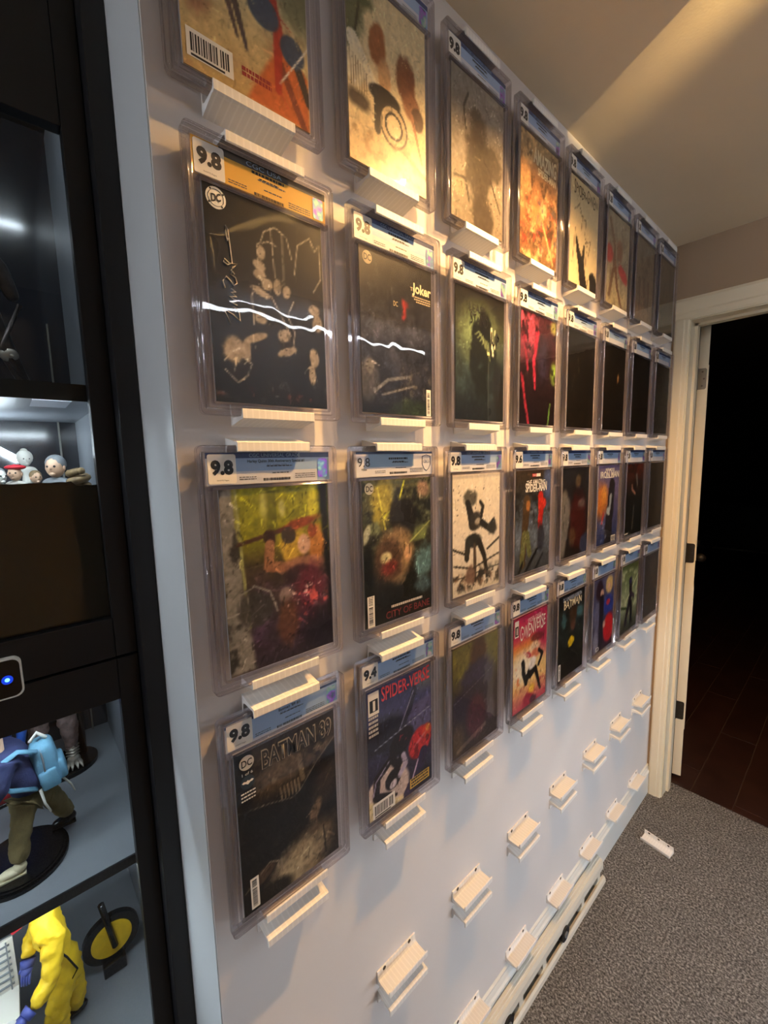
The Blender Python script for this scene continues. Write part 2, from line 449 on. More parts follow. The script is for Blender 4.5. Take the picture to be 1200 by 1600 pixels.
# far wall with the doorway
DX0, DX1, DZ = 0.066, 0.90, 2.135
m = MB(); m.box(0.0, DX0-0.012, WALL_Y1, 2.10, 0, CEIL); m.box(DX1+0.012, 1.75, WALL_Y1, 2.10, 0, CEIL); m.box(DX0-0.012, DX1+0.012, WALL_Y1, 2.10, DZ+0.012, CEIL)
struct(m.build('wall_back', 'farwall'))
struct(MB().box(1.70, 1.75, -2.6, 2.10, 0, CEIL).build('wall_right', 'farwall'))
struct(MB().box(-1.2, 1.75, -2.65, -2.6, 0, CEIL).build('wall_front', 'farwall'))
struct(MB().box(-1.25, -1.2, -2.6, 2.1, 0, CEIL).build('wall_far_left', 'farwall'))
# casing: two stepped legs and a head
def casing_profile(a0, a1):
    # (across, out) points, inner edge first
    w = a1-a0
    return [(0, 0), (0, 0.010), (0.10*w, 0.013), (0.30*w, 0.013), (0.36*w, 0.017), (0.86*w, 0.018), (0.95*w, 0.014), (w, 0.012), (w, 0)]
leg_l = [(DX0-0.004-a, WALL_Y1-b) for a, b in casing_profile(0, 0.051)]
leg_r = [(DX1+0.004+a, WALL_Y1-b) for a, b in casing_profile(0, 0.068)]
struct(MB().prism(leg_l, 0.0, DZ+0.004, 'z').build('trim_2', 'trim'))
struct(MB().prism(leg_r, 0.0, DZ+0.004, 'z').build('trim_3', 'trim'))
head = [(WALL_Y1-b, DZ+0.004+a) for a, b in casing_profile(0, 0.085)]
struct(MB().prism(head, DX0-0.055, DX1+0.072, 'x').build('trim_4', 'trim'))
# jamb with stop
m = MB(); m.box(DX0-0.012, DX0, WALL_Y1-0.002, 2.10, 0, DZ); m.box(DX1, DX1+0.012, WALL_Y1-0.002, 2.10, 0, DZ); m.box(DX0-0.012, DX1+0.012, WALL_Y1-0.002, 2.10, DZ, DZ+0.012)
m.box(DX0, DX0+0.010, 2.02, 2.055, 0, DZ); m.box(DX0, DX1, 2.02, 2.055, DZ-0.010, DZ)
struct(m.build('trim_5', 'trim'))
# baseboard with stepped cap
bb = [(0, 0), (0.0125, 0), (0.0125, 0.098), (0.0115, 0.104), (0.0145, 0.107), (0.0145, 0.113), (0.010, 0.118), (0.0075, 0.127), (0.0055, 0.131), (0.0055, 0.137), (0, 0.140)]
struct(MB().prism(bb, WALL_Y0, WALL_Y1-0.001, 'y').build('baseboard_left', 'baseboard'))

# open door into the dark room: swung past square
dr = bpy.data.objects.new('door_1', None); COL.objects.link(dr); dr['kind'] = 'structure'
dr.location = (0.075, 2.125, 0); dr.rotation_euler = (0, 0, math.radians(13))
m = MB(); m.box(-0.012, 0.0235, 0.02, 0.80, 0.022, 2.145)
for z0, z1 in ((0.20, 0.95), (1.08, 2.0)):
    m.box(0.0235, 0.0285, 0.14, 0.66, z0, z1, 0, 0.003)
m.build('door_panel', 'trim', dr)
for i, (zc, mm) in enumerate(((1.922, 'chrome'), (1.140, 'bronze'), (0.362, 'bronze'))):
    h = MB()
    # leaf with rounded outer corners, lying on the door's hinge edge
    pts = [(-0.014, -0.045)]+[(0.011+0.008*math.cos(a), -0.037+0.008*math.sin(a)) for a in np.linspace(-PI/2, 0, 5)]+[(0.011+0.008*math.cos(a), 0.037+0.008*math.sin(a)) for a in np.linspace(0, PI/2, 5)]+[(-0.014, 0.045)]
    vs0 = [(x, 0.017, zc+z) for x, z in pts]; vs1 = [(x, 0.0195, zc+z) for x, z in pts]; n = len(pts)
    h.add(vs0+vs1, [tuple(range(n)), tuple(range(2*n-1, n-1, -1))]+[(k, (k+1) % n, n+(k+1) % n, n+k) for k in range(n)])
    for k in range(5): h.cyl((-0.016, 0.016, zc-0.045+k*0.018), 0.0052, 0.0172, 'z', 10)
    h.cyl((-0.016, 0.016, zc-0.051), 0.0042, 0.102, 'z', 8)
    hp = h.build('hinge', mm, dr)
    if mm == 'chrome': hp['label'] = 'bright nickel top hinge'
    for dz in (-0.03, 0.0, 0.03):
        MB().cyl((0.004 if dz else 0.010, 0.0162, zc+dz), 0.0038, 0.0012, 'y', 10).build('screw', 'screw', hp)
o = MB().cyl((0.03, 0.73, 0.98), 0.022, 0.012, 'x', 16).ball((0.065, 0.73, 0.98), 0.026).cyl((0.03, 0.73, 0.98), 0.010, 0.03, 'x', 10).build('knob', 'bronze', dr)

# the dark room beyond the doorway
FY0, FY1, FX0, FX1 = 2.10, 8.6, -2.2, 3.2
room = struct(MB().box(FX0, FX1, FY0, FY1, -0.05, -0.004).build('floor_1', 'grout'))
rng = random.Random(4)
pw, plen = 0.1565, 0.92
tile_cache = None
n_tile = 0
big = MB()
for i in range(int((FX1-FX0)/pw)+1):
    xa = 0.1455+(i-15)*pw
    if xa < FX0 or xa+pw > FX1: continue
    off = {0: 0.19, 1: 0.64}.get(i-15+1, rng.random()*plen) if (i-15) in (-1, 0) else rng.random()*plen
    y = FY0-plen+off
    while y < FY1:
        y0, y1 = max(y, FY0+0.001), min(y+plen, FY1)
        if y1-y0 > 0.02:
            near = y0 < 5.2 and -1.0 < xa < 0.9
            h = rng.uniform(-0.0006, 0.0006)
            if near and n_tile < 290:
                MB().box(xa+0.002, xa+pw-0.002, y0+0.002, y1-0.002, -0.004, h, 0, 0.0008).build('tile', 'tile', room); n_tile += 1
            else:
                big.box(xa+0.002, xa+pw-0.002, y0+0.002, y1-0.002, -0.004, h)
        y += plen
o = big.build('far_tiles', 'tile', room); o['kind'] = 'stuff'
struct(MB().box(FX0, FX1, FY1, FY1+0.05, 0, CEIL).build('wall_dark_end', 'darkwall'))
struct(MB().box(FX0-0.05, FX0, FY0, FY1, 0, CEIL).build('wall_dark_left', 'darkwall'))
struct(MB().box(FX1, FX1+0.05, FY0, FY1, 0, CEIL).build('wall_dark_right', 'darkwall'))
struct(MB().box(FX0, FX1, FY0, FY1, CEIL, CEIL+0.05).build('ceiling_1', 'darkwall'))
struct(MB().box(FX0, FX1, FY1-0.014, FY1, 0, 0.11).build('baseboard_end', 'trim'))
t = empty('sideboard', (-0.35, 8.3, 0), 'dark low sideboard against the end wall of the unlit room', 'sideboard')
MB().box(-0.75, 0.75, -0.2, 0.2, 0.12, 0.78, 0, 0.006).build('body', 'cab', t)
MB().box(-0.78, 0.78, -0.22, 0.22, 0.78, 0.81, 0, 0.004).build('top', 'cab', t)
for sx in (-0.68, 0.68):
    for sy in (-0.15, 0.15): MB().tube([(sx, sy, 0), (sx, sy, 0.12)], [0.018, 0.026], 10).build('leg', 'cab', t)

# ================================================================== WARM CEILING LAMP
LX, LY = 0.425, 0.73
lamp = empty('ceiling_lamp', (LX, LY, CEIL), 'small white can lamp with a warm bulb under the ceiling', 'lamp')
m = MB()
n = 32
for (ra, za), (rb, zb) in (((0.062, -0.012), (0.062, -0.083)), ((0.062, -0.083), (0.056, -0.083)), ((0.056, -0.083), (0.056, -0.014)), ((0.056, -0.014), (0.0, -0.014)), ((0.062, -0.012), (0.0, -0.012))):
    vs_ = [(ra*math.cos(2*PI*k/n), ra*math.sin(2*PI*k/n), za) for k in range(n)]+[(rb*math.cos(2*PI*k/n), rb*math.sin(2*PI*k/n), zb) for k in range(n)]
    if rb > 0: m.add(vs_, [(k, (k+1) % n, n+(k+1) % n, n+k) for k in range(n)])
    else: m.add(vs_[:n], [tuple(range(n))])
m.build('can', 'lampwhite', lamp)
MB().cyl((0, 0, -0.013), 0.03, 0.0125, 'z', 20).build('mount', 'lampwhite', lamp)
MB().ball((0, 0, -0.052), 0.017, 16).cyl((0, 0, -0.042), 0.010, 0.029, 'z', 12).build('bulb', 'bulb', lamp)
# added unseen lamp with a slot, shaped to throw one narrow ceiling streak
S2 = Vector((1.20, 0.44, CEIL)); SA = math.atan2(1.02-0.44, 0.11-1.20)
added_lamp = empty('ceiling_lamp', S2, 'added unseen slotted lamp that throws a narrow warm streak along the ceiling', 'lamp')
m = MB(); R2, gap, zl, zg = 0.05, math.radians(3.6), -0.150, -0.112
n = 40; an = [SA+gap+(2*PI-2*gap)*k/n for k in range(n+1)]
for r_ in (R2, R2-0.002):
    m.add([(r_*math.cos(a), r_*math.sin(a), z) for z in (zg, -0.0005) for a in an], [(k, k+1, n+2+k, n+1+k) for k in range(n)])
    af = [2*PI*k/n for k in range(n)]
    m.add([(r_*math.cos(a), r_*math.sin(a), z) for z in (zl, zg) for a in af], [(k, (k+1) % n, n+(k+1) % n, n+k) for k in range(n)])
m.add([(R2*math.cos(a), R2*math.sin(a), zl) for a in af], [tuple(range(n))])
M['lampdark'] = mat('added_lamp_dark', (30, 28, 26), 0.7)
m.build('housing', 'lampdark', added_lamp)
sd = bpy.data.lights.new('added_slot_bulb', 'POINT'); sd.energy = BEAM_W; sd.color = (1.0, 0.66, 0.26); sd.shadow_soft_size = 0.003
so = bpy.data.objects.new('added_slot_bulb', sd); COL.objects.link(so); so.parent = added_lamp; so.location = (0, 0, -0.118)

# ================================================================== DISPLAY SHELVES OPPOSITE (strips mirrored in the cases, plus added fill strips for this wall)
def open_shelves(x0, y0, y1, label, strips, loc=None, rz=0.0):
    t = empty('display_shelving', loc or (x0+0.2, (y0+y1)/2, 0), label, 'shelving', 'black display shelving around the room', rz)
    cx, cy = x0+0.2, (y0+y1)/2
    for y in (y0, y1): MB().box(-0.2, 0.2, y-cy-0.012, y-cy+0.012, 0, 2.36).build('side_panel', 'cab', t)
    for z in (0.06, 0.60, 1.16, 1.735, 2.34): MB().box(-0.195, 0.2, y0-cy+0.012, y1-cy-0.012, z-0.01, z+0.01).build('shelf', 'cabin', t)
    MB().box(0.19, 0.2, y0-cy, y1-cy, 0, 2.36).build('back_panel', 'shelfback', t)
    for (za, ya, yb, w, mm) in strips:
        MB().box(-0.045, -0.040, ya-cy, yb-cy, za-w/2, za+w/2).build('led_strip', mm, t)
    return t
open_shelves(1.245, 0.30, 1.90, 'black shelving with bright LED strips and added fill strips facing the comic wall', ((2.272, 0.42, 1.88, 0.012, 'led_top'), (2.318, 0.62, 1.02, 0.007, 'led_top'), (0.545, 0.45, 1.88, 0.034, 'led_fill'), (1.70, 0.90, 1.88, 0.012, 'led_fill')))  # low and middle strips are added fill, at heights the cases don't mirror
open_shelves(-0.2, -0.5, 0.5, 'added black shelving with fill light strips at the end wall behind the camera', ((2.20, -0.45, 0.10, 0.06, 'led_fill'), (2.05, -0.45, 0.10, 0.05, 'led_fill'), (1.60, -0.45, 0.10, 0.03, 'led_fill'), (0.95, -0.45, 0.10, 0.03, 'led_fill')), (0.12, -2.38, 0), -PI/2)  # unseen shelving added so its strips brighten the wall return

# ================================================================== THE BLACK GLASS CABINET ON THE LEFT
CX = -0.190               # front plane
CY1 = -0.026              # its right side
CY0 = -0.95
cab = empty('display_cabinet', (CX-0.22, (CY0+CY1)/2, 0), 'tall black glass-door cabinet at the left edge with lit shelves', 'cabinet')
cx0, cy0 = CX-0.22, (CY0+CY1)/2
def cb(name, x0, x1, y0, y1, z0, z1, mm, c=0.0, parent=cab):
    return MB().box(x0-cx0, x1-cx0, y0-cy0, y1-cy0, z0, z1, 0, c).build(name, mm, parent)
D = 0.52
cb('side_panel', CX-D, CX-0.024, CY1-0.020, CY1, 0, 2.38, ['cab'])
cb('inner_side', CX-D, CX-0.026, CY1-0.024, CY1-0.0205, 0.06, 2.34, 'cabin')
cb('side_panel', CX-D, CX-0.024, CY0, CY0+0.020, 0, 2.38, 'cab')
cb('top_panel', CX-D, CX-0.024, CY0+0.02, CY1-0.02, 2.35, 2.38, 'cab')
cb('back_panel', CX-D-0.01, CX-D, CY0, CY1, 0, 2.38, 'cabback')
YI = CY1-0.0245
for z0, z1 in ((1.7075, 1.7235), (0.9075, 0.924), (0.06, 0.08)):
    s_ = cb('shelf', CX-D, CX-0.03, CY0+0.02, YI, z0, z1-0.002, 'cabin')
    cb('shelf_edge', CX-0.030, CX-0.026, CY0+0.02, YI, z0-(0.009 if z0 > 1.5 else 0), z1, 'cab', 0, s_)
cb('shelf', CX-D, CX-0.03, CY0+0.02, YI, 1.280, 1.296, 'cabin')
cb('shelf', CX-D, CX-0.10, CY0+0.02, YI, 1.495, 1.510, 'cabin')
# door frames: stile, rails, drawer rail
STI = -0.0835
def door(name, z0, z1, gz0, gz1):
    d = cb(name, CX-0.022, CX, STI, -0.0532, z0, z1, 'cab', 0.0015)
    cb('rail', CX-0.022, CX, CY0+0.07, STI, gz1, z1, 'cab', 0.001, cab)
    cb('rail', CX-0.022, CX, CY0+0.07, STI, z0, gz0, 'cab', 0.001, cab)
    cb('stile', CX-0.022, CX, CY0, CY0+0.07, z0, z1, 'cab', 0.001, cab)
    cb('glass_pane', CX-0.013, CX-0.010, CY0+0.06, STI+0.005, gz0-0.005, gz1+0.005, 'glass')
    return d
door('stile', 1.298, 2.36, 1.362, 2.066)
door('stile', 0.02, 1.294, 0.08, 1.226)
cb('front_post', CX-0.0235, -0.156, -0.0529, -0.0240, 0, 2.38, 'cab', 0.001)
# torn black film on the lower glass of the upper door
prof = [(CY0+0.06, 1.35), (STI+0.004, 1.35), (STI+0.004, 1.5725)]
rr = random.Random(9)
y = STI+0.004
top = []
while y > CY0+0.07:
    z = (1.5725 if y > -0.112 else 1.5785)+rr.uniform(-0.0006, 0.0006)
    top.append((y, z)); y -= 0.006
prof += top[1:]+[(CY0+0.06, 1.579)]
m = MB()
vs0 = [(CX-0.0132-cx0, y-cy0, z) for y, z in prof]; vs1 = [(CX-0.0142-cx0, y-cy0, z) for y, z in prof]; n = len(prof)
m.add(vs0+vs1, [tuple(range(n)), tuple(range(2*n-1, n-1, -1))]+[(k, (k+1) % n, n+(k+1) % n, n+k) for k in range(n)])
f_ = m.build('black_film', 'film', cab); f_['label'] = 'torn glossy black film on the glass'
M['filmfront'] = mat('black_film_front', (14, 13, 12), 0.07, spec=0.8)
# LED strips inside, under the top front edges
for z, L_, xo in ((2.325, 1.0, 0.05), (1.7005, 1.0, 0.031), (1.272, 1.0, 0.05), (0.902, 1.0, 0.034)):
    cb('led_strip', CX-xo-0.008, CX-xo, CY0+0.05, YI-0.03, z, z+0.004, 'led_cab')
# glowing bar imitating a strip's mirror image, and the rear glass frame
MB().tube([(CX-0.44-cx0, -0.26-cy0, 1.690), (CX-0.35-cx0, -0.165-cy0, 1.618)], 0.004, 6).build('led_strip', 'led_cab', cab)
cb('rear_frame', CX-D+0.001, CX-D+0.012, YI-0.035, YI-0.032, 0.1, 1.93, 'chrome')
cb('sticker', CX-0.20, CX-0.10, -0.145, -0.095, 1.7066, 1.7073, 'paper')

# latch with blue light on the rail
t = empty('door_lock', (CX, -0.225, 1.312), 'square electronic lock with white rim and glowing blue dot on cabinet rail', 'lock')
def rsq(w, r, n=5):
    p = []
    for cx_, cy_, a0 in ((w-r, w-r, 0), (-(w-r), w-r, PI/2), (-(w-r), -(w-r), PI), (w-r, -(w-r), 1.5*PI)):
        p += [(cx_+r*math.cos(a0+PI/2*k/n), cy_+r*math.sin(a0+PI/2*k/n)) for k in range(n+1)]
    return p
def rsq_block(w, r, x0, x1): return MB().prism([(a, b) for a, b in rsq(w, r)], x0, x1, 'x')
rsq_block(0.0285, 0.010, 0.0003, 0.009).build('rim', 'white', t)
rsq_block(0.0262, 0.009, 0.009, 0.0096).build('face', 'black', t)
MB().cyl((0.0096, 0.012, -0.001), 0.0026, 0.001, 'x', 16).build('indicator', 'led_blue', t)
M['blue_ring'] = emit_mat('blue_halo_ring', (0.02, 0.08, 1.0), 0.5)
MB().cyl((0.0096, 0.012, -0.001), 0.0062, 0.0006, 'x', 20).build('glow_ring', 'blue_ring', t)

# ================================================================== FIGURES IN THE CABINET
def skin(name, verts, edges, radii, matname, parent, loc=(0, 0, 0), lvl=2, root=0, wrinkle=0.0):
    me = bpy.data.meshes.new(name); me.from_pydata(verts, edges, [])
    o = bpy.data.objects.new(name, me); COL.objects.link(o); o.parent = parent; o.location = loc
    me.materials.append(M[matname] if isinstance(matname, str) else matname)
    o.modifiers.new('skin', 'SKIN'); sv = me.skin_vertices[0].data
    for i, r in enumerate(radii):
        sv[i].radius = r if hasattr(r, '__len__') else (r, r); sv[i].use_root = (i == root)
    o.modifiers['skin'].use_smooth_shade = True
    s_ = o.modifiers.new('sub', 'SUBSURF'); s_.levels = lvl+(1 if wrinkle else 0); s_.render_levels = s_.levels
    if wrinkle:
        tx = bpy.data.textures.get('wrinkles') or bpy.data.textures.new('wrinkles', 'CLOUDS'); tx.noise_scale = 0.016; tx.noise_depth = 2
        d_ = o.modifiers.new('creases', 'DISPLACE'); d_.texture = tx; d_.strength = wrinkle; d_.mid_level = 0.5
    return o
M['jacket'] = mat('figure_navy_cloth', (44, 52, 92), 0.8, var=0.15, vscale=60, bump=0.3, bscale=400)
M['olive'] = mat('figure_olive_cloth', (112, 98, 62), 0.85, var=0.15, vscale=70, bump=0.4, bscale=300)
M['pack'] = mat('figure_pack_cloth', (96, 146, 172), 0.8, var=0.1, vscale=80, bump=0.3, bscale=500)
M['shoe'] = mat('figure_shoe_cream', (214, 204, 170), 0.6)
M['hide'] = mat('figure_rough_hide', (96, 78, 74), 0.6, var=0.45, vscale=90, bump=0.9, bscale=160)
M['claw'] = mat('figure_claw_silver', (178, 170, 158), 0.35, metal=0.6)
M['hazmat'] = mat('figure_yellow_suit', (226, 186, 30), 0.6, var=0.12, vscale=50, bump=0.4, bscale=180)
M['glove'] = mat('figure_blue_glove', (62, 72, 140), 0.5)
M['bluedish'] = mat('blue_powder', (70, 140, 200), 0.6)
M['ivory'] = mat('ivory_plastic', (226, 222, 210), 0.4)
M['skin'] = mat('figure_skin', (214, 176, 146), 0.5)
M['grey'] = mat('figure_grey', (120, 124, 128), 0.5, var=0.1, vscale=90)
M['pale'] = mat('figure_pale', (220, 218, 208), 0.5, var=0.08, vscale=120)
M['red'] = mat('figure_red', (196, 34, 48), 0.6)
M['gunmetal'] = mat('statue_gunmetal', (74, 68, 66), 0.3, metal=0.7, var=0.3, vscale=60, bump=0.6, bscale=120)
M['tan'] = mat('figure_tan', (120, 98, 66), 0.6, var=0.4, vscale=120)

SH = 0.9223
# figure with a blue backpack, facing left, bent forward in mid-stride
t = empty('action_figure', (-0.335, -0.232, SH), 'figure in navy jacket and olive trousers wearing a pale blue backpack', 'figurine')
st = MB()
ov = [(0.074*math.cos(a), 0.066*math.sin(a)) for a in np.linspace(0, 2*PI, 40, endpoint=False)]
st.prism(ov, 0.0, 0.006, 'z'); st.prism([(a*0.95, b*0.95) for a, b in ov], 0.006, 0.009, 'z'); st.prism([(a*0.88, b*0.88) for a, b in ov], 0.009, 0.0105, 'z')
st.build('stand', 'black', t)
skin('trousers', [(0, 0.026, 0.124), (0.012, 0.014, 0.112), (-0.010, 0.038, 0.112), (0.024, 0.002, 0.062), (-0.022, 0.058, 0.064), (0.036, -0.002, 0.026), (-0.034, 0.070, 0.028)],
     [(0, 1), (0, 2), (1, 3), (3, 5), (2, 4), (4, 6)], [0.023, 0.0185, 0.0185, 0.0155, 0.0155, 0.0135, 0.0130], 'olive', t, wrinkle=0.006)
for x, y in ((0.037, -0.006), (-0.034, 0.068)):
    m = MB(); m.ball((x, y-0.006, 0.0185), (0.0095, 0.018, 0.0075)).ball((x, y+0.004, 0.022), (0.009, 0.010, 0.009)).box(x-0.0095, x+0.0095, y-0.024, y+0.012, 0.0105, 0.0140, 0, 0.001)
    m.build('shoe', 'shoe' if x > 0 else 'black', t)
skin('jacket', [(0, 0.026, 0.122), (0.0, 0.020, 0.150), (0.002, 0.008, 0.180), (0.002, -0.006, 0.206), (0.032, -0.006, 0.200), (0.042, -0.014, 0.166), (0.044, -0.040, 0.146), (-0.028, -0.004, 0.202), (-0.038, -0.020, 0.168), (-0.034, -0.044, 0.150)],
     [(0, 1), (1, 2), (2, 3), (3, 4), (4, 5), (5, 6), (3, 7), (7, 8), (8, 9)], [(0.031, 0.026), (0.034, 0.027), (0.035, 0.028), (0.027, 0.023), 0.0185, 0.016, 0.0125, 0.0185, 0.016, 0.0125], 'jacket', t, wrinkle=0.007)
MB().tube([(0.043, -0.032, 0.1505), (0.0443, -0.042, 0.1445)], [0.0150, 0.0142], 14).build('cuff', 'jacket', t)
MB().ball((0.0585, -0.036, 0.1505), 0.0018, 8).ball((0.0585, -0.039, 0.143), 0.0018, 8).build('button', 'ivory', t)
MB().ball((0.002, -0.024, 0.252), (0.020, 0.022, 0.026)).cyl((0.002, -0.012, 0.212), 0.010, 0.026).ball((0.002, -0.047, 0.250), (0.004, 0.005, 0.005), 8).build('head', 'skin', t)
MB().ball((0.002, -0.018, 0.262), (0.022, 0.023, 0.020)).build('hair', 'ink', t)
for x, y in ((0.045, -0.052), (-0.034, -0.056)):
    m = MB(); m.ball((x, y, 0.139), (0.007, 0.009, 0.008))
    for k in range(4): m.tube([(x-0.006+0.004*k, y-0.004, 0.138), (x-0.006+0.004*k, y-0.013, 0.134), (x-0.006+0.004*k, y-0.014, 0.127)], [0.0022, 0.002, 0.0016], 6)
    m.tube([(x+0.007, y, 0.140), (x+0.009, y-0.009, 0.137)], [0.0024, 0.0018], 6); m.build('hand', 'skin', t)
pk = MB()
def softbox(mb, c, d, bev, rx=0.0, seg=4):
    bm = bmesh.new(); bmesh.ops.create_cube(bm, size=1)
    for v in bm.verts: v.co = (v.co.x*d[0]*(1-0.12*(v.co.z > 0)), v.co.y*d[1], v.co.z*d[2])
    bmesh.ops.bevel(bm, geom=list(bm.edges), offset=bev, segments=seg, profile=0.5, affect='EDGES')
    Rm = Matrix.Rotation(rx, 3, 'X') @ Matrix.Identity(3)
    for v in bm.verts: v.co = Vector(c)+Rm @ v.co
    return mb.bm(bm, 0, True)
softbox(pk, (0.004, 0.048, 0.170), (0.056, 0.034, 0.080), 0.013, 0.16)
pb = pk.build('backpack', 'pack', t)
softbox(MB(), (0.004, 0.067, 0.155), (0.046, 0.014, 0.036), 0.005, 0.16, 3).build('pocket', 'pack', pb)
softbox(MB(), (0.032, 0.050, 0.150), (0.010, 0.026, 0.034), 0.004, 0.16, 3).build('pocket', 'pack', pb)
MB().tube([(0.0335, 0.046, 0.150), (0.0325, 0.044, 0.186), (0.026, 0.042, 0.203), (0.004, 0.041, 0.209)], 0.0014, 6).build('zipper', 'grey', pb)
MB().tube([(0.030, 0.038, 0.205), (0.034, 0.014, 0.218), (0.040, -0.010, 0.208), (0.046, -0.022, 0.186), (0.040, 0.0, 0.160), (0.030, 0.032, 0.140)], 0.0056, 8, flat=0.45).build('strap', 'pack', pb)
MB().tube([(0.006, 0.030, 0.213), (0.006, 0.040, 0.226), (0.006, 0.052, 0.212)], 0.0030, 6).build('grab_loop', 'ivory', pb)
MB().tube([(0.030, 0.036, 0.136), (0.036, 0.040, 0.112), (0.032, 0.046, 0.092)], 0.0034, 6, flat=0.4).build('strap', 'ivory', pb)
MB().tube([(0.012, 0.066, 0.134), (0.010, 0.078, 0.112), (0.004, 0.082, 0.094)], 0.0034, 6, flat=0.4).build('strap', 'ivory', pb)

# small armoured figure further back: blue top, gold scale skirt, red tunic
t = empty('caped_statue', (-0.545, -0.262, SH), 'small statue with blue waist and gold scaled skirt behind the backpack figure', 'statue')
M['blue'] = mat('figure_blue', (40, 84, 168), 0.4); M['gold'] = mat('figure_gold_scales', (150, 122, 66), 0.35, metal=0.6, var=0.5, vscale=150, bump=0.8, bscale=200)
def lathe(prof, n=20):
    mb = MB(); vs_ = [(r_*math.cos(2*PI*k/n), r_*math.sin(2*PI*k/n), z) for r_, z in prof for k in range(n)]
    mb.add(vs_, [(i*n+k, i*n+(k+1) % n, (i+1)*n+(k+1) % n, (i+1)*n+k) for i in range(len(prof)-1) for k in range(n)]+[tuple(range(n-1, -1, -1)), tuple((len(prof)-1)*n+k for k in range(n))], 0, True); return mb
lathe([(0.030, 0.0), (0.030, 0.006), (0.026, 0.008)]).build('stand', 'black', t)
lathe([(0.028, 0.008), (0.038, 0.03), (0.034, 0.075)]).build('tunic', 'red', t)
lathe([(0.042, 0.062), (0.044, 0.070), (0.034, 0.105), (0.030, 0.108)]).build('scale_skirt', 'gold', t)
lathe([(0.031, 0.106), (0.029, 0.125), (0.036, 0.160), (0.026, 0.185), (0.008, 0.19)]).build('torso', 'blue', t)
MB().ball((0, 0, 0.206), (0.016, 0.015, 0.019)).build('head', 'skin', t)
for sy in (-1, 1): MB().tube([(0, sy*0.034, 0.172), (0.006, sy*0.046, 0.135), (0.018, sy*0.040, 0.100)], [0.010, 0.009, 0.007], 10).build('arm', 'blue', t)

# clawed creature legs
t = empty('creature_statue', (-0.575, -0.152, SH), 'statue with rough brown legs and silver clawed feet behind the backpack figure', 'statue')
ov2 = [(0.055*math.cos(a), 0.062*math.sin(a)) for a in np.linspace(0, 2*PI, 32, endpoint=False)]
MB().prism(ov2, 0, 0.009, 'z').build('stand', 'black', t)
skin('body', [(0.0, -0.01, 0.185), (0.006, 0.012, 0.15), (0.006, -0.034, 0.15), (0.014, 0.014, 0.085), (-0.006, 0.016, 0.030), (0.018, -0.042, 0.085), (0.0, -0.046, 0.030), (0.0, -0.01, 0.235), (0.012, -0.05, 0.225), (0.030, -0.065, 0.175), (0.012, 0.032, 0.225), (0.030, 0.046, 0.175), (0.01, -0.01, 0.275)],
     [(0, 1), (0, 2), (1, 3), (3, 4), (2, 5), (5, 6), (0, 7), (7, 8), (8, 9), (7, 10), (10, 11), (7, 12)], [0.028, 0.021, 0.021, 0.017, 0.011, 0.017, 0.011, 0.032, 0.017, 0.012, 0.017, 0.012, 0.018], 'hide', t, wrinkle=0.010)
for fy in (0.016, -0.046):
    m = MB(); m.ball((0.008, fy, 0.016), (0.020, 0.013, 0.009))
    for k, dy in enumerate((-0.010, -0.004, 0.003, 0.009)): m.tube([(0.018, fy+dy*0.8, 0.017), (0.032, fy+dy*1.2, 0.018), (0.044, fy+dy*1.5, 0.0105)], [0.0055, 0.004, 0.0008], 7)
    for k in range(4): m.tube([(0.0, fy-0.012, 0.024+k*0.007), (0.013, fy, 0.027+k*0.007), (0.0, fy+0.012, 0.024+k*0.007)], [0.002, 0.004, 0.002], 6)
    m.build('clawed_foot', 'claw', t)
MB().tube([(-0.02, 0.034, 0.009), (-0.02, 0.034, 0.28)], 0.010, 10).build('support_pole', 'black', t)

# yellow suited figure at a lab bench, in the bottom compartment
FZ = 0.56
M['shelfwood'] = M['cabin']
cb('shelf', CX-D, CX-0.03, CY0+0.02, YI, FZ-0.016, FZ-0.002, 'cabin')
t = empty('suited_figure', (-0.33, -0.20, FZ), 'figure in a loose yellow protective suit with blue gloves leaning over a white bench', 'figurine')
skin('suit', [(0, 0.004, 0.112), (0.014, -0.004, 0.098), (-0.014, 0.012, 0.098), (0.019, -0.014, 0.056), (-0.012, 0.015, 0.055), (0.017, -0.012, 0.017), (-0.014, 0.015, 0.017),
              (0, 0.002, 0.150), (0, -0.004, 0.200), (0, -0.008, 0.236), (0.029, -0.006, 0.222), (0.045, -0.014, 0.160), (0.059, -0.042, 0.147), (-0.027, -0.010, 0.224), (-0.032, -0.036, 0.190), (-0.013, -0.042, 0.172), (0, -0.024, 0.270)],
     [(0, 1), (0, 2), (1, 3), (3, 5), (2, 4), (4, 6), (0, 7), (7, 8), (8, 9), (9, 10), (10, 11), (11, 12), (9, 13), (13, 14), (14, 15), (9, 16)],
     [(0.027, 0.022), 0.020, 0.020, 0.018, 0.018, 0.017, 0.017, (0.027, 0.022), (0.029, 0.023), 0.021, 0.018, 0.0155, 0.0115, 0.018, 0.0145, 0.0115, 0.022], 'hazmat', t, wrinkle=0.012)
def glove(p0, p1):
    p0, p1 = Vector(p0), Vector(p1); d = (p1-p0).normalized(); sd_ = d.cross(Vector((0, 0, 1))).normalized()
    m = MB(); m.tube([p0, p0+d*0.010], [0.0115, 0.010], 12); m.ball(p0+d*0.015, (0.008, 0.009, 0.007))
    for k in range(4): q = p0+d*0.018+sd_*(k-1.5)*0.0038; m.tube([q, q+d*0.008-Vector((0, 0, 0.002)), q+d*(0.014-abs(k-1.5)*0.001)-Vector((0, 0, 0.006))], [0.0024, 0.0022, 0.0016], 6)
    q = p0+d*0.010+sd_*0.008; m.tube([q, q+d*0.007+sd_*0.003], [0.0026, 0.0018], 6); m.build('glove', 'glove', t)
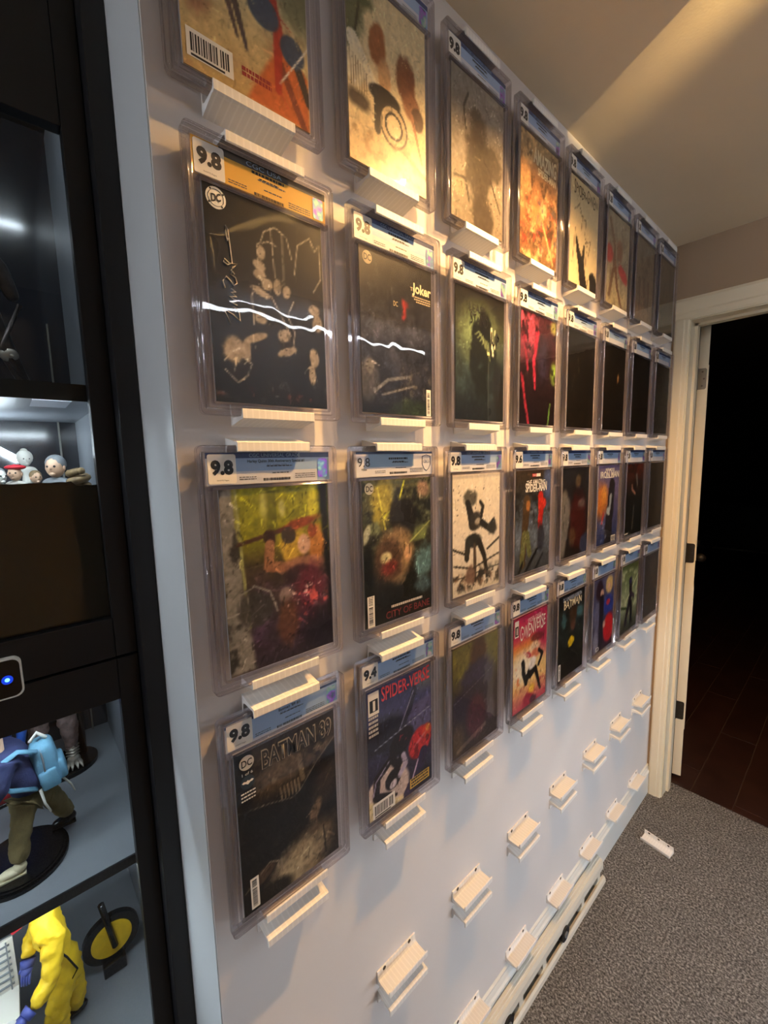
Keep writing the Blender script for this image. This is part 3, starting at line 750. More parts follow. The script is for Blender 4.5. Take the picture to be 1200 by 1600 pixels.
glove((0.060, -0.043, 0.1465), (0.066, -0.056, 0.141)); glove((-0.0115, -0.0425, 0.171), (-0.003, -0.0465, 0.156))
for x, y in ((0.017, -0.016), (-0.014, 0.011)): MB().ball((x, y, 0.009), (0.012, 0.021, 0.009)).build('boot', 'black', t)
MB().tube([(0.002, -0.046, 0.262), (0.004, -0.058, 0.256)], [0.010, 0.008], 12).build('respirator', 'red', t)
MB().tube([(0.031, -0.012, 0.215), (0.031, 0.010, 0.170), (0.026, 0.022, 0.130), (0.024, 0.006, 0.105)], 0.0016, 6).build('hose', 'black', t)

# disc behind the figure
t = empty('stand_disc', (-0.385, -0.118, FZ), 'upright dark disc with a yellow face behind the suited figure', 'disc')
MB().cyl((-0.006, 0, 0.070), 0.050, 0.012, 'x', 32).build('disc', 'black', t)
MB().cyl((0.006, 0, 0.070), 0.036, 0.002, 'x', 32).build('face', 'hazmat', t)
MB().box(-0.02, 0.02, -0.02, 0.02, 0, 0.026, 0, 0.002).build('foot', 'black', t)
MB().tube([(0.012, 0.004, 0.055), (0.014, -0.012, 0.165)], [0.006, 0.006], 8).build('strap', 'black', t)
t = empty('lab_bench', (-0.30, -0.335, FZ), 'white miniature bench with grid panel beside the yellow suited figure', 'table')
MB().box(-0.07, 0.06, -0.09, 0.075, 0.104, 0.112, 0, 0.001).build('bench_top', 'ivory', t)
for sx in (-0.06, 0.05):
    for sy in (-0.08, 0.065): MB().box(sx-0.004, sx+0.004, sy-0.004, sy+0.004, 0, 0.104).build('leg', 'ivory', t)
gp = MB().box(-0.068, -0.064, -0.09, 0.075, 0.112, 0.212).build('grid_panel', 'ivory', t)
for k in range(7): MB().box(-0.064, -0.061, -0.085, 0.07, 0.122+k*0.013, 0.124+k*0.013).build('grid_bar', 'grey', gp)
for k in range(6): MB().box(-0.061, -0.059, -0.08+k*0.029, -0.078+k*0.029, 0.115, 0.21).build('grid_bar', 'grey', gp)
t = empty('dish', (-0.265, -0.280, FZ+0.112), 'round white dish filled with blue crystals on the miniature bench', 'dish')
m = MB()
for (ra, za), (rb, zb) in (((0.014, 0.0), (0.026, 0.006)), ((0.026, 0.006), (0.030, 0.016)), ((0.030, 0.016), (0.028, 0.016)), ((0.028, 0.016), (0.022, 0.006)), ((0.014, 0.0), (0.0, 0.0))):
    n = 24; va = [(ra*math.cos(2*PI*k/n), ra*math.sin(2*PI*k/n), za) for k in range(n)]; vb = [(rb*math.cos(2*PI*k/n), rb*math.sin(2*PI*k/n), zb) for k in range(n)]
    if rb: m.add(va+vb, [(k, (k+1) % n, n+(k+1) % n, n+k) for k in range(n)])
    else: m.add(va, [tuple(range(n))])
m.build('bowl', 'ivory', t)
m = MB(); m.cyl((0, 0, 0.006), 0.024, 0.004, 'z', 20)
rr = random.Random(3)
for k in range(26):
    a, r_ = rr.random()*2*PI, rr.random()*0.019; m.ball((r_*math.cos(a), r_*math.sin(a), 0.011), rr.uniform(0.002, 0.004), 6)
c_ = m.build('crystals', 'bluedish', t); c_['kind'] = 'stuff'

# dark statue in the top compartment
t = empty('metal_statue', (-0.40, -0.178, 1.7225), 'gunmetal armoured statue standing on the top lit shelf', 'statue')
skin('body', [(0, -0.02, 0.135), (0.004, -0.040, 0.115), (0.004, 0.0, 0.118), (0.012, -0.046, 0.065), (0.010, 0.016, 0.062), (0.0, -0.050, 0.014), (0.002, 0.034, 0.014), (0.0, -0.02, 0.185), (0.004, -0.02, 0.215), (0.006, -0.055, 0.205), (0.016, -0.066, 0.160), (0.006, 0.016, 0.205), (0.012, 0.030, 0.155), (0.006, -0.02, 0.250)],
     [(0, 1), (0, 2), (1, 3), (3, 5), (2, 4), (4, 6), (0, 7), (7, 8), (8, 9), (9, 10), (8, 11), (11, 12), (8, 13)], [0.020, 0.016, 0.016, 0.013, 0.013, 0.009, 0.009, 0.024, 0.024, 0.014, 0.010, 0.014, 0.010, 0.015], 'gunmetal', t)
for k, (y, z, r_) in enumerate(((-0.046, 0.068, 0.013), (0.014, 0.066, 0.013), (0.034, 0.012, 0.012), (-0.052, 0.012, 0.012))):
    MB().ball((0.016, y, z), (0.009, r_, r_*0.9)).tube([(0.016, y, z), (0.030, y+0.006, z-0.004)], [0.006, 0.001], 7).build('armour_plate', 'claw', t)
MB().tube([(0.016, 0.036, 0.15), (0.018, 0.006, 0.08), (0.02, 0.040, 0.006)], [0.004, 0.006, 0.003], 7).build('tail', 'gunmetal', t)

# heads and busts in the middle compartment, standing on the shelf behind the film
HZ = 1.5103
def bust(name, x, y, h, s, hair, face, body, label, hair_shape='cap', yaw=0.0):
    t = empty(name, (x, y, HZ), label, 'figurine', 'small figures behind the black film', yaw)
    skin('body', [(0, 0, 0.0), (0, 0, h*0.45), (0, 0, h-s*1.25), (0, -s*0.9, h-s*1.7), (0, s*0.9, h-s*1.7), (0.004, -s*1.1, h-s*3), (0.004, s*1.1, h-s*3)], [(0, 1), (1, 2), (2, 3), (2, 4), (3, 5), (4, 6)], [s*0.7, s*0.75, s*0.45, s*0.42, s*0.42, s*0.33, s*0.33], body, t)
    hd = MB(); hd.ball((0, 0, h-s*0.2), (s*0.86, s*0.72, s)); hd.ball((s*0.86, 0, h-s*0.32), (s*0.18, s*0.13, s*0.2), 8)
    hd.ball((s*0.6, 0, h-s*0.85), (s*0.3, s*0.26, s*0.2), 8)
    for sy in (-1, 1): hd.ball((-s*0.02, sy*s*0.72, h-s*0.3), (s*0.2, s*0.1, s*0.26), 8)
    hp = hd.build('head', face, t)
    for sy in (-1, 1): MB().ball((s*0.74, sy*s*0.28, h-s*0.14), s*0.11, 8).build('eye', 'ink', hp)
    if hair_shape == 'cap': MB().ball((-s*0.18, 0, h+s*0.12), (s*0.86, s*0.82, s*0.85)).build('hair', hair, t)
    elif hair_shape == 'beret': MB().ball((0.0, s*0.1, h+s*0.6), (s*1.1, s*1.15, s*0.36)).ball((0, 0, h+s*0.95), s*0.08, 8).build('beret', hair, t)
    elif hair_shape == 'helmet': MB().ball((-s*0.08, 0, h+s*0.05), (s*0.98, s*0.92, s*1.0)).ball((-s*0.1, 0, h+s*1.0), (s*0.5, s*0.4, s*0.25), 10).build('helmet', hair, t)
    return t
bust('bust_figure', -0.325, -0.124, 0.094, 0.0180, 'grey', 'skin', 'grey', 'head with swept grey hair, largest and rightmost behind the black film', 'cap', -0.5)
bust('bust_figure', -0.345, -0.176, 0.084, 0.0125, 'red', 'skin', 'pale', 'small figure in a red beret behind the black film', 'beret', -0.3)
bust('bust_figure', -0.40, -0.160, 0.108, 0.013, 'pale', 'pale', 'pale', 'white helmeted figure standing tallest behind the red beret', 'helmet', 0.2)
bust('bust_figure', -0.34, -0.150, 0.076, 0.0105, 'tan', 'skin', 'grey', 'small fair head between the red beret and the grey hair', 'cap', 0.3)
bust('bust_figure', -0.325, -0.196, 0.080, 0.0125, 'grey', 'pale', 'ink', 'black and white head at the left edge behind the film', 'cap', 0.6)
t = empty('coiled_figure', (-0.30, -0.096, HZ), 'small tan striped coil at the right end of the film edge', 'figurine', 'small figures behind the black film')
m = MB(); pts = [(0.012*math.cos(a)*1.0, 0.012*math.sin(a), 0.055+a*0.0022) for a in np.linspace(0, 4*PI, 30)]
m.tube([(0, 0, 0.008), (0.006, 0, 0.03)]+pts, [0.012, 0.010]+[0.006]*30, 8); m.build('coil', 'tan', t)
MB().ball((0.014, 0.003, 0.083), (0.009, 0.006, 0.006), 8).build('head', 'tan', t)

# ================================================================== GRADED COMIC CASES
SW, SHH, SD = 0.208, 0.333, 0.015
def rrect(w, h, r, z0=0.0, n=4):
    p = []
    for cy_, cz_, a0 in ((w/2-r, z0+h-r, 0), (-(w/2-r), z0+h-r, PI/2), (-(w/2-r), z0+r, PI), (w/2-r, z0+r, 1.5*PI)):
        p += [(cy_+r*math.cos(a0+PI/2*k/n), cz_+r*math.sin(a0+PI/2*k/n)) for k in range(n+1)]
    return p
def ring(mb, prof, w, h, r, z0=0.0, closed=True):
    """sweep (inset, depth) profile round a rounded rectangle"""
    loops = []
    for d, x in prof: loops.append([(x, y, z) for y, z in rrect(w-2*d, h-2*d, max(r-d, 0.0006), z0+d)])
    n = len(loops[0]); k = len(loops); vs = [q for l_ in loops for q in l_]; fs = []
    for i in range(k if closed else k-1):
        j = (i+1) % k
        for a in range(n): b = (a+1) % n; fs.append((i*n+a, i*n+b, j*n+b, j*n+a))
    return mb.add(vs, fs)
def arc_pts(cx_, cz_, r_, n): return [(cx_-r_*math.cos(PI*k/n), cz_+r_*math.sin(PI*k/n)) for k in range(n+1)]
rim_prof = [(0.0, 0.0008), (0.0, 0.0062), (0.0009, 0.0069), (0.0009, 0.0082), (0.0, 0.0089)]+arc_pts(0.0023, 0.0127, 0.0023, 8)+[(0.0049, 0.0121), (0.0060, 0.0121)]+arc_pts(0.0076, 0.0122, 0.0015, 6)+[(0.0092, 0.0118), (0.0092, 0.0030), (0.0080, 0.0), (0.0008, 0.0)]
ME = {}
ME['rim'] = ring(MB(), rim_prof, SW, SHH, 0.007).mesh('case_rim', 'rim')
ME['rim'].polygons.foreach_set('use_smooth', [True]*len(ME['rim'].polygons)); ME['rim'].set_sharp_from_angle(angle=math.radians(38))
m = MB()
def pane(mb, w, h, z0, x0, x1):
    p = rrect(w, h, 0.003, z0); n = len(p)
    mb.add([(x0, y, z) for y, z in p]+[(x1, y, z) for y, z in p], [tuple(range(n)), tuple(range(2*n-1, n-1, -1))])
ME['pane'] = MB(); pane(ME['pane'], SW-0.0188, SHH-0.0188, 0.0094, 0.0119, 0.0119); ME['pane'] = None
def sheet(name, w, h, z0, x, mm, ny=1):
    p = rrect(w, h, 0.002, z0, 2); return MB().add([(x, y, z) for y, z in p], [tuple(range(len(p)))]).mesh(name, mm, False)
ME['pane'] = sheet('front_pane', SW-0.0186, SHH-0.0186, 0.0093, 0.0121, 'pane')
ME['back'] = sheet('back_pane', SW-0.0186, SHH-0.0186, 0.0093, 0.0008, 'backpane')
LZ0, LZ1 = 0.2815, 0.3235     # label window
m = MB(); m.prism([(0.004, LZ0-0.0065), (0.0118, LZ0-0.0065), (0.0128, LZ0-0.005), (0.0118, LZ0-0.0035), (0.0118, LZ0-0.0022), (0.0126, LZ0-0.0012), (0.004, LZ0-0.0005)], -SW/2+0.0095, SW/2-0.0095, 'y')
ME['divider'] = m.mesh('divider', 'rim')
well = [(0.0, 0.0035), (0.0, 0.0095), (0.0009, 0.0102), (0.0018, 0.0095), (0.0018, 0.0035)]
ME['well'] = ring(MB(), well, CW+0.0105, CH+0.0105, 0.004, 0.0125).mesh('inner_well', 'rim')
# labels
LW = 0.188
def quad(mb, y0, y1, z0, z1, x, mi=0): return mb.add([(x, y0, z0), (x, y1, z0), (x, y1, z1), (x, y0, z1)], [(0, 1, 2, 3)], mi)
def label_mesh(kind):
    m = MB(); m.box(0.0052, 0.0060, -LW/2, LW/2, LZ0, LZ1)
    if kind == 'blue':
        quad(m, -LW/2+0.040, LW/2-0.022, LZ1-0.025, LZ1-0.0075, 0.00615, 2); quad(m, -LW/2, LW/2, LZ1-0.0075, LZ1, 0.0062, 1)
        quad(m, LW/2-0.022, LW/2, LZ0, LZ1-0.0075, 0.00612, 2)
        return m.mesh('label', ['paper', 'blue_dark', 'blue_mid'])
    if kind == 'bluefull':
        quad(m, -LW/2+0.038, LW/2, LZ0+0.004, LZ1-0.0075, 0.00615, 2); quad(m, -LW/2, LW/2, LZ1-0.0075, LZ1, 0.0062, 1)
        return m.mesh('label', ['paper', 'blue_dark', 'blue_mid'])
    if kind == 'yellow':
        quad(m, -LW/2+0.034, LW/2, LZ1-0.009, LZ1, 0.0062, 1)
        return m.mesh('label', ['yellow_lbl', 'green_dark'])
    quad(m, -LW/2+0.03, LW/2-0.05, LZ1-0.026, LZ1-0.004, 0.00615, 2); quad(m, -LW/2, LW/2, LZ1-0.004, LZ1, 0.0062, 1)
    return m.mesh('label', ['paper', 'blue_dark', 'cbcs'])
for k in ('blue', 'bluefull', 'yellow', 'cbcs'): ME['label_'+k] = label_mesh(k)
gb = MB(); p = rrect(0.037, 0.0385, 0.003, LZ0+0.0015); yc = -LW/2+0.0215
gb.add([(0.0068, y+yc, z) for y, z in p]+[(0.0060, y+yc, z) for y, z in p], [tuple(range(len(p)))]+[(k, (k+1) % len(p), len(p)+(k+1) % len(p), len(p)+k) for k in range(len(p))])
ME['grade_box'] = gb.mesh('grade_box', 'white')
hb = MB(); p = rrect(0.017, 0.028, 0.003, LZ0+0.0045); yc2 = LW/2-0.0125
hb.add([(0.0067, y+yc2, z) for y, z in p], [tuple(range(len(p)))]); ME['hologram'] = hb.mesh('hologram', 'foil')
fp = MB(); rr = random.Random(5)
def words(mb, y0, y1, z, h, x=0.0064):
    y = y0
    while y < y1:
        w = rr.uniform(0.002, 0.006); quad(mb, y, min(y+w, y1), z, z+h, x); y += w+0.0009
words(fp, -0.010, 0.030, LZ0+0.0225, 0.0016); words(fp, -0.002, 0.024, LZ0+0.013, 0.0014)
for k in range(2): words(fp, -LW/2+0.044, -LW/2+0.068, LZ0+0.0085-k*0.0028, 0.0011)
for k in range(3): words(fp, 0.034, 0.068, LZ0+0.0105-k*0.0028, 0.0011)
ME['fine_print'] = fp.mesh('fine_print', 'greyink')
bc = MB(); y = -0.016
while y < 0.026:
    w = rr.uniform(0.0004, 0.0014); quad(bc, y, y+w, LZ0+0.003, LZ0+0.0068, 0.0064); y += w+rr.uniform(0.0004, 0.001)
ME['label_barcode'] = bc.mesh('barcode', 'ink')

def barcode_mesh(w, h, bars_along='y', field=True):
    m = MB(); quad(m, -w/2, w/2, -h/2, h/2, 0.0003, 0)
    rg = random.Random(int(w*1e5+h*1e6))
    L_ = w if bars_along == 'y' else h
    a = -L_/2+L_*0.08
    while a < L_/2-L_*0.10:
        t_ = rg.uniform(0.012, 0.04)*L_
        if abs(a-L_*0.18) > L_*0.03:
            if bars_along == 'y': quad(m, a, a+t_, -h*0.30, h*0.34, 0.0005, 1)
            else: quad(m, -w*0.32, w*0.25, a, a+t_, 0.0005, 1)
        a += t_+rg.uniform(0.012, 0.03)*L_
    if bars_along == 'y': quad(m, -w*0.42, w*0.30, -h*0.46, -h*0.38, 0.0005, 1)
    return m.mesh('barcode', ['white', 'ink'])
def disc(r, x, n=24): return [(x, r*math.cos(2*PI*k/n), r*math.sin(2*PI*k/n)) for k in range(n)]

# ---- what is on each cover: (row, col) -> painter
def res(c): return {0: (84, 128), 1: (76, 116), 2: (60, 90), 3: (52, 78)}.get(c, (34, 52))
ART = {}
def art(r, c):
    def deco(fn): ART[(r, c)] = fn; return fn
    return deco
W_ = (238, 234, 224)
@art(0, 0)
def _(p):
    p.grad([(0, (206, 192, 150)), (0.5, (222, 208, 160)), (1, (200, 170, 112))]).tex(4, (160, 120, 88), 0.52, 0.75, 0.5)
    p.e(0.08, 0.52, 0.16, 0.2, (150, 96, 78), 0.6, 0.8, rough=0.8); p.e(0.95, 0.4, 0.2, 0.16, (110, 112, 84), 0.6, 0.8, rough=0.8)
    p.poly([(0.45, 1), (0.62, 0.80), (0.8, 0.62), (1, 0.75), (1, 1)], (200, 108, 58)); p.l([(0.72, 0.72), (0.95, 1.0)], 0.03, (130, 70, 52)); p.l([(0.86, 0.66), (1.0, 0.86)], 0.035, (70, 62, 58))
    p.l([(0.22, 0.20), (0.30, 0.42), (0.40, 0.62), (0.47, 0.78)], 0.055, (84, 74, 74), taper=0.25); p.l([(0.30, 0.40), (0.33, 0.6), (0.40, 0.75)], 0.04, (92, 78, 76), taper=0.3)
    p.l([(0.58, 0.22), (0.66, 0.42), (0.74, 0.6), (0.72, 0.88)], 0.07, (176, 62, 46), taper=0.4)
    p.e(0.62, 0.56, 0.13, 0.075, (72, 84, 104), 0.15, 1, 0.2); p.e(0.86, 0.66, 0.11, 0.07, (72, 84, 104), 0.15, 1, 0.6)
    p.l([(0.74, 0.84), (1.0, 0.60)], 0.006, (235, 230, 215)); p.grain(0.12)
@art(0, 1)
def _(p):
    p.grad([(0, (226, 206, 160)), (0.6, (230, 212, 168)), (1, (222, 196, 146))])
    p.e(0.02, 0.22, 0.16, 0.2, (96, 100, 72), 0.5, 0.9, rough=0.9); p.l([(0.10, 0.30), (0.16, 0.10)], 0.014, (70, 66, 44)); p.e(0.20, 0.10, 0.10, 0.05, (80, 88, 58), 0.8, 0.9, rough=1.0)
    p.l([(0.06, 0.36), (0.30, 0.54)], 0.07, (236, 226, 196)); p.e(0.08, 0.50, 0.11, 0.10, (232, 222, 190), 0.1, 1); 
    for k in range(7): p.l([(0.03+k*0.03, 0.42+k*0.012), (0.04+k*0.03, 0.60+k*0.004)], 0.004, (120, 104, 76))
    p.e(0.36, 0.30, 0.10, 0.12, (150, 92, 56), 0.3, 0.95, rough=0.4); p.e(0.44, 0.44, 0.08, 0.10, (206, 160, 112), 0.3, 0.9)
    p.e(0.72, 0.36, 0.13, 0.13, (120, 74, 52), 0.25, 0.95, rough=0.5); p.e(0.80, 0.50, 0.12, 0.08, (150, 100, 72), 0.3, 0.9); p.e(0.88, 0.55, 0.09, 0.07, (86, 62, 50), 0.2, 0.9)
    p.e(0.44, 0.555, 0.20, 0.055, (44, 42, 42), 0.15, 1); p.l([(0.36, 0.58), (0.34, 0.76)], 0.06, (48, 46, 46), taper=0.6); p.e(0.12, 0.66, 0.13, 0.05, (70, 62, 56), 0.6, 0.9, rough=0.6)
    p.e(0.55, 0.685, 0.185, 0.125, (60, 54, 50), 0.05, 1); p.e(0.55, 0.685, 0.165, 0.108, (214, 192, 150), 0.05, 1); p.e(0.55, 0.685, 0.12, 0.078, (40, 36, 34), 0.05, 1); p.e(0.55, 0.685, 0.095, 0.063, (232, 214, 172), 0.08, 1)
    p.l([(0.80, 0.55), (0.94, 0.80)], 0.022, (176, 120, 86), taper=0.5); p.l([(0.68, 0.80), (1, 0.88)], 0.012, (110, 92, 66))
    p.tex(14, (150, 120, 84), 0.52, 0.7, 0.7, p.band(0.74, 1.0)); p.grain(0.12)
@art(0, 2)
def _(p):
    p.grad([(0, (128, 124, 118)), (0.5, (140, 132, 120)), (1, (120, 110, 96))]).tex(4, (168, 160, 146), 0.5, 0.8, 0.7)
    p.e(0.48, 0.30, 0.16, 0.12, (70, 64, 58), 0.4, 0.9, rough=0.8); p.e(0.50, 0.58, 0.24, 0.26, (66, 58, 50), 0.4, 0.92, rough=0.9); p.e(0.8, 0.48, 0.18, 0.12, (76, 68, 60), 0.4, 0.9, rough=0.9); p.e(0.60, 0.9, 0.22, 0.14, (62, 54, 46), 0.4, 0.9, rough=0.9)
    p.l([(0.30, 0.12), (0.22, 0.22), (0.26, 0.36)], 0.016, (62, 56, 50)); p.l([(0.05, 0.72), (0.25, 0.70), (0.32, 0.84)], 0.016, (62, 56, 50)); p.l([(0.74, 0.60), (0.95, 0.80)], 0.014, (60, 52, 46)); p.e(0.14, 0.78, 0.10, 0.06, (150, 138, 112), 0.4, 0.8); p.grain(0.2)
@art(0, 3)
def _(p):
    p.grad([(0, (140, 124, 96)), (0.4, (168, 120, 80)), (1, (110, 84, 58))]).tex(7, (214, 178, 128), 0.5, 0.66, 0.8).tex(9, (72, 52, 38), 0.52, 0.7, 0.85)
    p.e(0.10, 0.34, 0.16, 0.12, (206, 158, 106), 0.3, 0.9); p.e(0.42, 0.62, 0.14, 0.12, (214, 128, 82), 0.5, 0.9, rough=0.7); p.e(0.60, 0.54, 0.10, 0.08, (212, 180, 130), 0.4, 0.9, rough=0.6)
    p.tex(12, (178, 62, 46), 0.56, 0.7, 0.8, p.band(0.4, 0.95)); p.tex(12, (74, 84, 100), 0.58, 0.72, 0.7, p.band(0.45, 1.0)*p.side(0.4, 1)); p.l([(0.60, 0.66), (0.90, 0.95)], 0.022, (210, 160, 110)); p.grain(0.2)
@art(0, 4)
def _(p):
    p.grad([(0, (206, 190, 150)), (1, (226, 208, 164))])
    for pts in ([(0.15, 0.30), (0.30, 0.22), (0.42, 0.34), (0.38, 0.46)], [(0.34, 0.30), (0.55, 0.34), (0.52, 0.48), (0.62, 0.58)], [(0.18, 0.46), (0.14, 0.66), (0.10, 0.80)], [(0.55, 0.55), (0.74, 0.50), (0.66, 0.66)], [(0.60, 0.62), (0.56, 0.80)]): p.l(pts, 0.009, (96, 80, 60))
    p.l([(0.22, 0.55), (0.30, 0.68), (0.40, 0.78), (0.52, 1.0)], 0.03, (36, 34, 32), taper=4.5); p.l([(0.50, 0.60), (0.46, 0.74), (0.50, 0.9)], 0.03, (36, 34, 32), taper=2.5)
    p.e(0.84, 0.98, 0.2, 0.18, (36, 34, 32), 0.05); p.e(0.70, 0.98, 0.035, 0.14, (226, 208, 164), 0.1); p.grain(0.05)
@art(0, 5)
def _(p):
    p.grad([(0, (156, 146, 124)), (0.6, (172, 160, 130)), (1, (206, 190, 140))]).tex(4, (124, 110, 92), 0.5, 0.7, 0.7)
    p.e(0.10, 0.46, 0.16, 0.10, (190, 62, 60), 0.3, 0.95, rough=0.4); p.e(0.74, 0.60, 0.24, 0.07, (186, 62, 62), 0.3, 0.95, 0.4, rough=0.4)
    p.l([(0.10, 0.10), (0.34, 0.36), (0.30, 0.60), (0.14, 0.90)], 0.05, (116, 88, 66)); p.l([(0.34, 0.50), (0.50, 0.80), (0.74, 1.0)], 0.06, (126, 86, 62), taper=0.5); p.e(0.56, 0.36, 0.14, 0.12, (140, 92, 68), 0.5, 0.9, rough=0.6); p.grain(0.15)
@art(0, 6)
def _(p):
    p.grad([(0, (112, 104, 92)), (1, (126, 104, 80))]).tex(5, (84, 72, 60), 0.45, 0.7, 0.9)
    for u in (0.2, 0.45, 0.7): p.l([(u, 0.5), (u+0.06, 0.95)], 0.06, (88, 66, 52), taper=0.4)
    p.e(0.5, 0.9, 0.4, 0.08, (150, 122, 92), 0.6, 0.7, rough=0.8); p.grain(0.2)
@art(0, 7)
def _(p): p.grad([(0, (92, 84, 72)), (1, (84, 76, 62))]).tex(5, (68, 60, 50), 0.5, 0.7, 0.8)
@art(1, 0)
def _(p):
    p.grad([(0, (20, 17, 15)), (0.5, (19, 18, 18)), (1, (15, 17, 19))])
    G = (176, 164, 146); L_ = (158, 150, 138)
    for pts in ([(0.42, 0.20), (0.46, 0.13), (0.56, 0.09), (0.66, 0.12), (0.70, 0.22)], [(0.40, 0.30), (0.40, 0.20), (0.50, 0.17), (0.56, 0.18)], [(0.72, 0.30), (0.76, 0.14), (0.88, 0.08), (0.93, 0.14), (0.97, 0.10), (0.98, 0.28), (0.90, 0.36)],
                [(0.34, 0.60), (0.33, 0.46), (0.36, 0.42), (0.50, 0.44), (0.60, 0.55), (0.66, 0.62)], [(0.70, 0.44), (0.64, 0.52), (0.70, 0.60), (0.68, 0.68)], [(0.08, 0.80), (0.16, 0.74), (0.30, 0.80), (0.26, 0.86), (0.18, 0.90), (0.08, 0.84)], [(0.52, 0.10), (0.54, 0.34)], [(0.62, 0.11), (0.62, 0.36)]): p.l(pts, 0.0055, L_)
    for (x, y, rx, ry, ro) in ((0.43, 0.235, 0.03, 0.03, 0), (0.41, 0.30, 0.045, 0.022, 0.4), (0.40, 0.345, 0.05, 0.024, 0.2), (0.47, 0.385, 0.04, 0.03, 0.8), (0.56, 0.385, 0.03, 0.035, 0), (0.64, 0.40, 0.03, 0.03, 0.3), (0.40, 0.43, 0.07, 0.016, 0.3),
                                (0.90, 0.46, 0.05, 0.03, 0.2), (0.93, 0.53, 0.04, 0.04, 0), (0.40, 0.56, 0.05, 0.03, 0.3), (0.60, 0.63, 0.05, 0.03, -0.5), (0.36, 0.66, 0.08, 0.018, -0.4), (0.62, 0.71, 0.09, 0.02, -0.4), (0.16, 0.74, 0.08, 0.06, 0.2), (0.27, 0.73, 0.03, 0.05, 0), (0.88, 0.72, 0.04, 0.05, 0), (0.86, 0.82, 0.03, 0.05, 0)):
        p.e(x, y, rx*1.15, ry*1.1, G, 0.3, 0.85, ro, rough=0.7)
    p.tex(14, (110, 104, 104), 0.60, 0.74, 0.8, p.band(0.86, 1.0)); p.tex(16, (120, 60, 54), 0.64, 0.74, 0.6, p.band(0.9, 1.0)); p.grain(0.25)
@art(1, 1)
def _(p):
    p.grad([(0, (30, 28, 26)), (0.45, (44, 44, 48)), (0.75, (44, 46, 56)), (1, (18, 20, 24))]).tex(5, (84, 84, 90), 0.52, 0.8, 0.7, p.band(0.25, 0.8, 0.2)).tex(6, (16, 16, 18), 0.5, 0.7, 0.7)
    p.e(0.08, 0.80, 0.14, 0.12, (74, 74, 76), 0.4, 0.9, rough=0.4); p.e(0.10, 0.70, 0.06, 0.05, (128, 124, 118), 0.5, 0.8, rough=0.6); p.l([(0.16, 0.86), (0.34, 0.78), (0.66, 0.74)], 0.016, (104, 106, 110)); p.l([(0.26, 0.88), (0.72, 0.80)], 0.010, (112, 112, 112))
    p.tex(13, (96, 92, 84), 0.55, 0.72, 0.8, p.band(0.64, 1)*p.side(0.5, 1.0)); p.e(0.7, 0.98, 0.3, 0.08, (44, 58, 36), 0.6, 0.8, rough=0.6)
    p.poly([(0.545, 0.235), (0.66, 0.265), (0.61, 0.29), (0.60, 0.36), (0.555, 0.385), (0.565, 0.30)], (150, 40, 34)); p.grain(0.3)
@art(1, 2)
def _(p):
    p.grad([(0, (24, 22, 20)), (0.3, (56, 62, 46)), (0.6, (40, 52, 52)), (1, (18, 22, 24))]).e(0.46, 0.34, 0.34, 0.22, (120, 142, 104), 0.9, 0.85)
    p.e(0.55, 0.50, 0.28, 0.30, (20, 24, 20), 0.25, 0.95, rough=0.5); p.e(0.58, 0.22, 0.12, 0.10, (18, 20, 18), 0.3, 0.9, rough=0.5)
    for k in range(6): p.l([(0.38+0.05*k, 0.33+0.02*k), (0.46+0.04*k, 0.30+0.015*k), (0.54+0.03*k, 0.36+0.03*k)], 0.010, (122, 138, 100), 0.8)
    p.l([(0.72, 0.25), (0.73, 0.36), (0.76, 0.46)], 0.018, (206, 210, 180)); p.l([(0.80, 0.26), (0.79, 0.40)], 0.012, (190, 196, 166)); p.e(0.66, 0.455, 0.03, 0.016, (206, 210, 150), 0.3)
    p.tex(6, (54, 72, 74), 0.5, 0.75, 0.7, p.band(0.52, 0.85)); p.l([(0.66, 0.48), (0.66, 1.0)], 0.008, (74, 82, 76), 0.7); p.e(0.88, 0.72, 0.12, 0.2, (24, 22, 18), 0.4, 0.9); p.grain(0.3)
@art(1, 3)
def _(p):
    p.grad([(0, (70, 34, 44)), (0.5, (40, 26, 30)), (1, (22, 16, 18))]).e(0.15, 0.15, 0.3, 0.22, (168, 70, 96), 0.9, 0.85, rough=0.5)
    p.l([(0.45, 0.15), (0.36, 0.42), (0.40, 0.66)], 0.05, (150, 40, 66), taper=0.6); p.l([(0.04, 0.55), (0.16, 0.85), (0.24, 1.0)], 0.03, (140, 40, 60)); p.l([(0.05, 0.1), (0.20, 0.5)], 0.03, (120, 34, 56))
    p.e(0.98, 0.50, 0.12, 0.10, (130, 170, 70), 0.8, 0.9, rough=0.5); p.e(0.95, 0.06, 0.12, 0.06, (150, 160, 90), 0.8, 0.8); p.l([(0.85, 0.80), (0.80, 1.0)], 0.02, (104, 150, 70)); p.e(0.62, 0.40, 0.15, 0.2, (44, 40, 62), 0.8, 0.8); p.tex(10, (20, 12, 14), 0.5, 0.7, 0.8); p.grain(0.35)
def dark(p, a, b, warm=(40, 30, 22)):
    p.grad([(0, a), (1, b)]).tex(5, warm, 0.52, 0.8, 0.6).grain(0.25)
@art(1, 4)
def _(p): dark(p, (22, 20, 18), (20, 17, 13)); p.l([(0.36, 0.26), (0.40, 0.42)], 0.008, (60, 54, 40)); p.l([(0.15, 0.62), (0.25, 0.45)], 0.008, (54, 48, 36))
@art(1, 5)
def _(p): dark(p, (26, 22, 18), (18, 15, 12)); p.e(0.66, 0.36, 0.04, 0.05, (150, 116, 76), 0.9, 0.9)
@art(1, 6)
def _(p): dark(p, (26, 22, 18), (17, 14, 11))
@art(1, 7)
def _(p): dark(p, (34, 30, 26), (26, 24, 20)); p.tex(12, (96, 90, 84), 0.6, 0.75, 0.7)
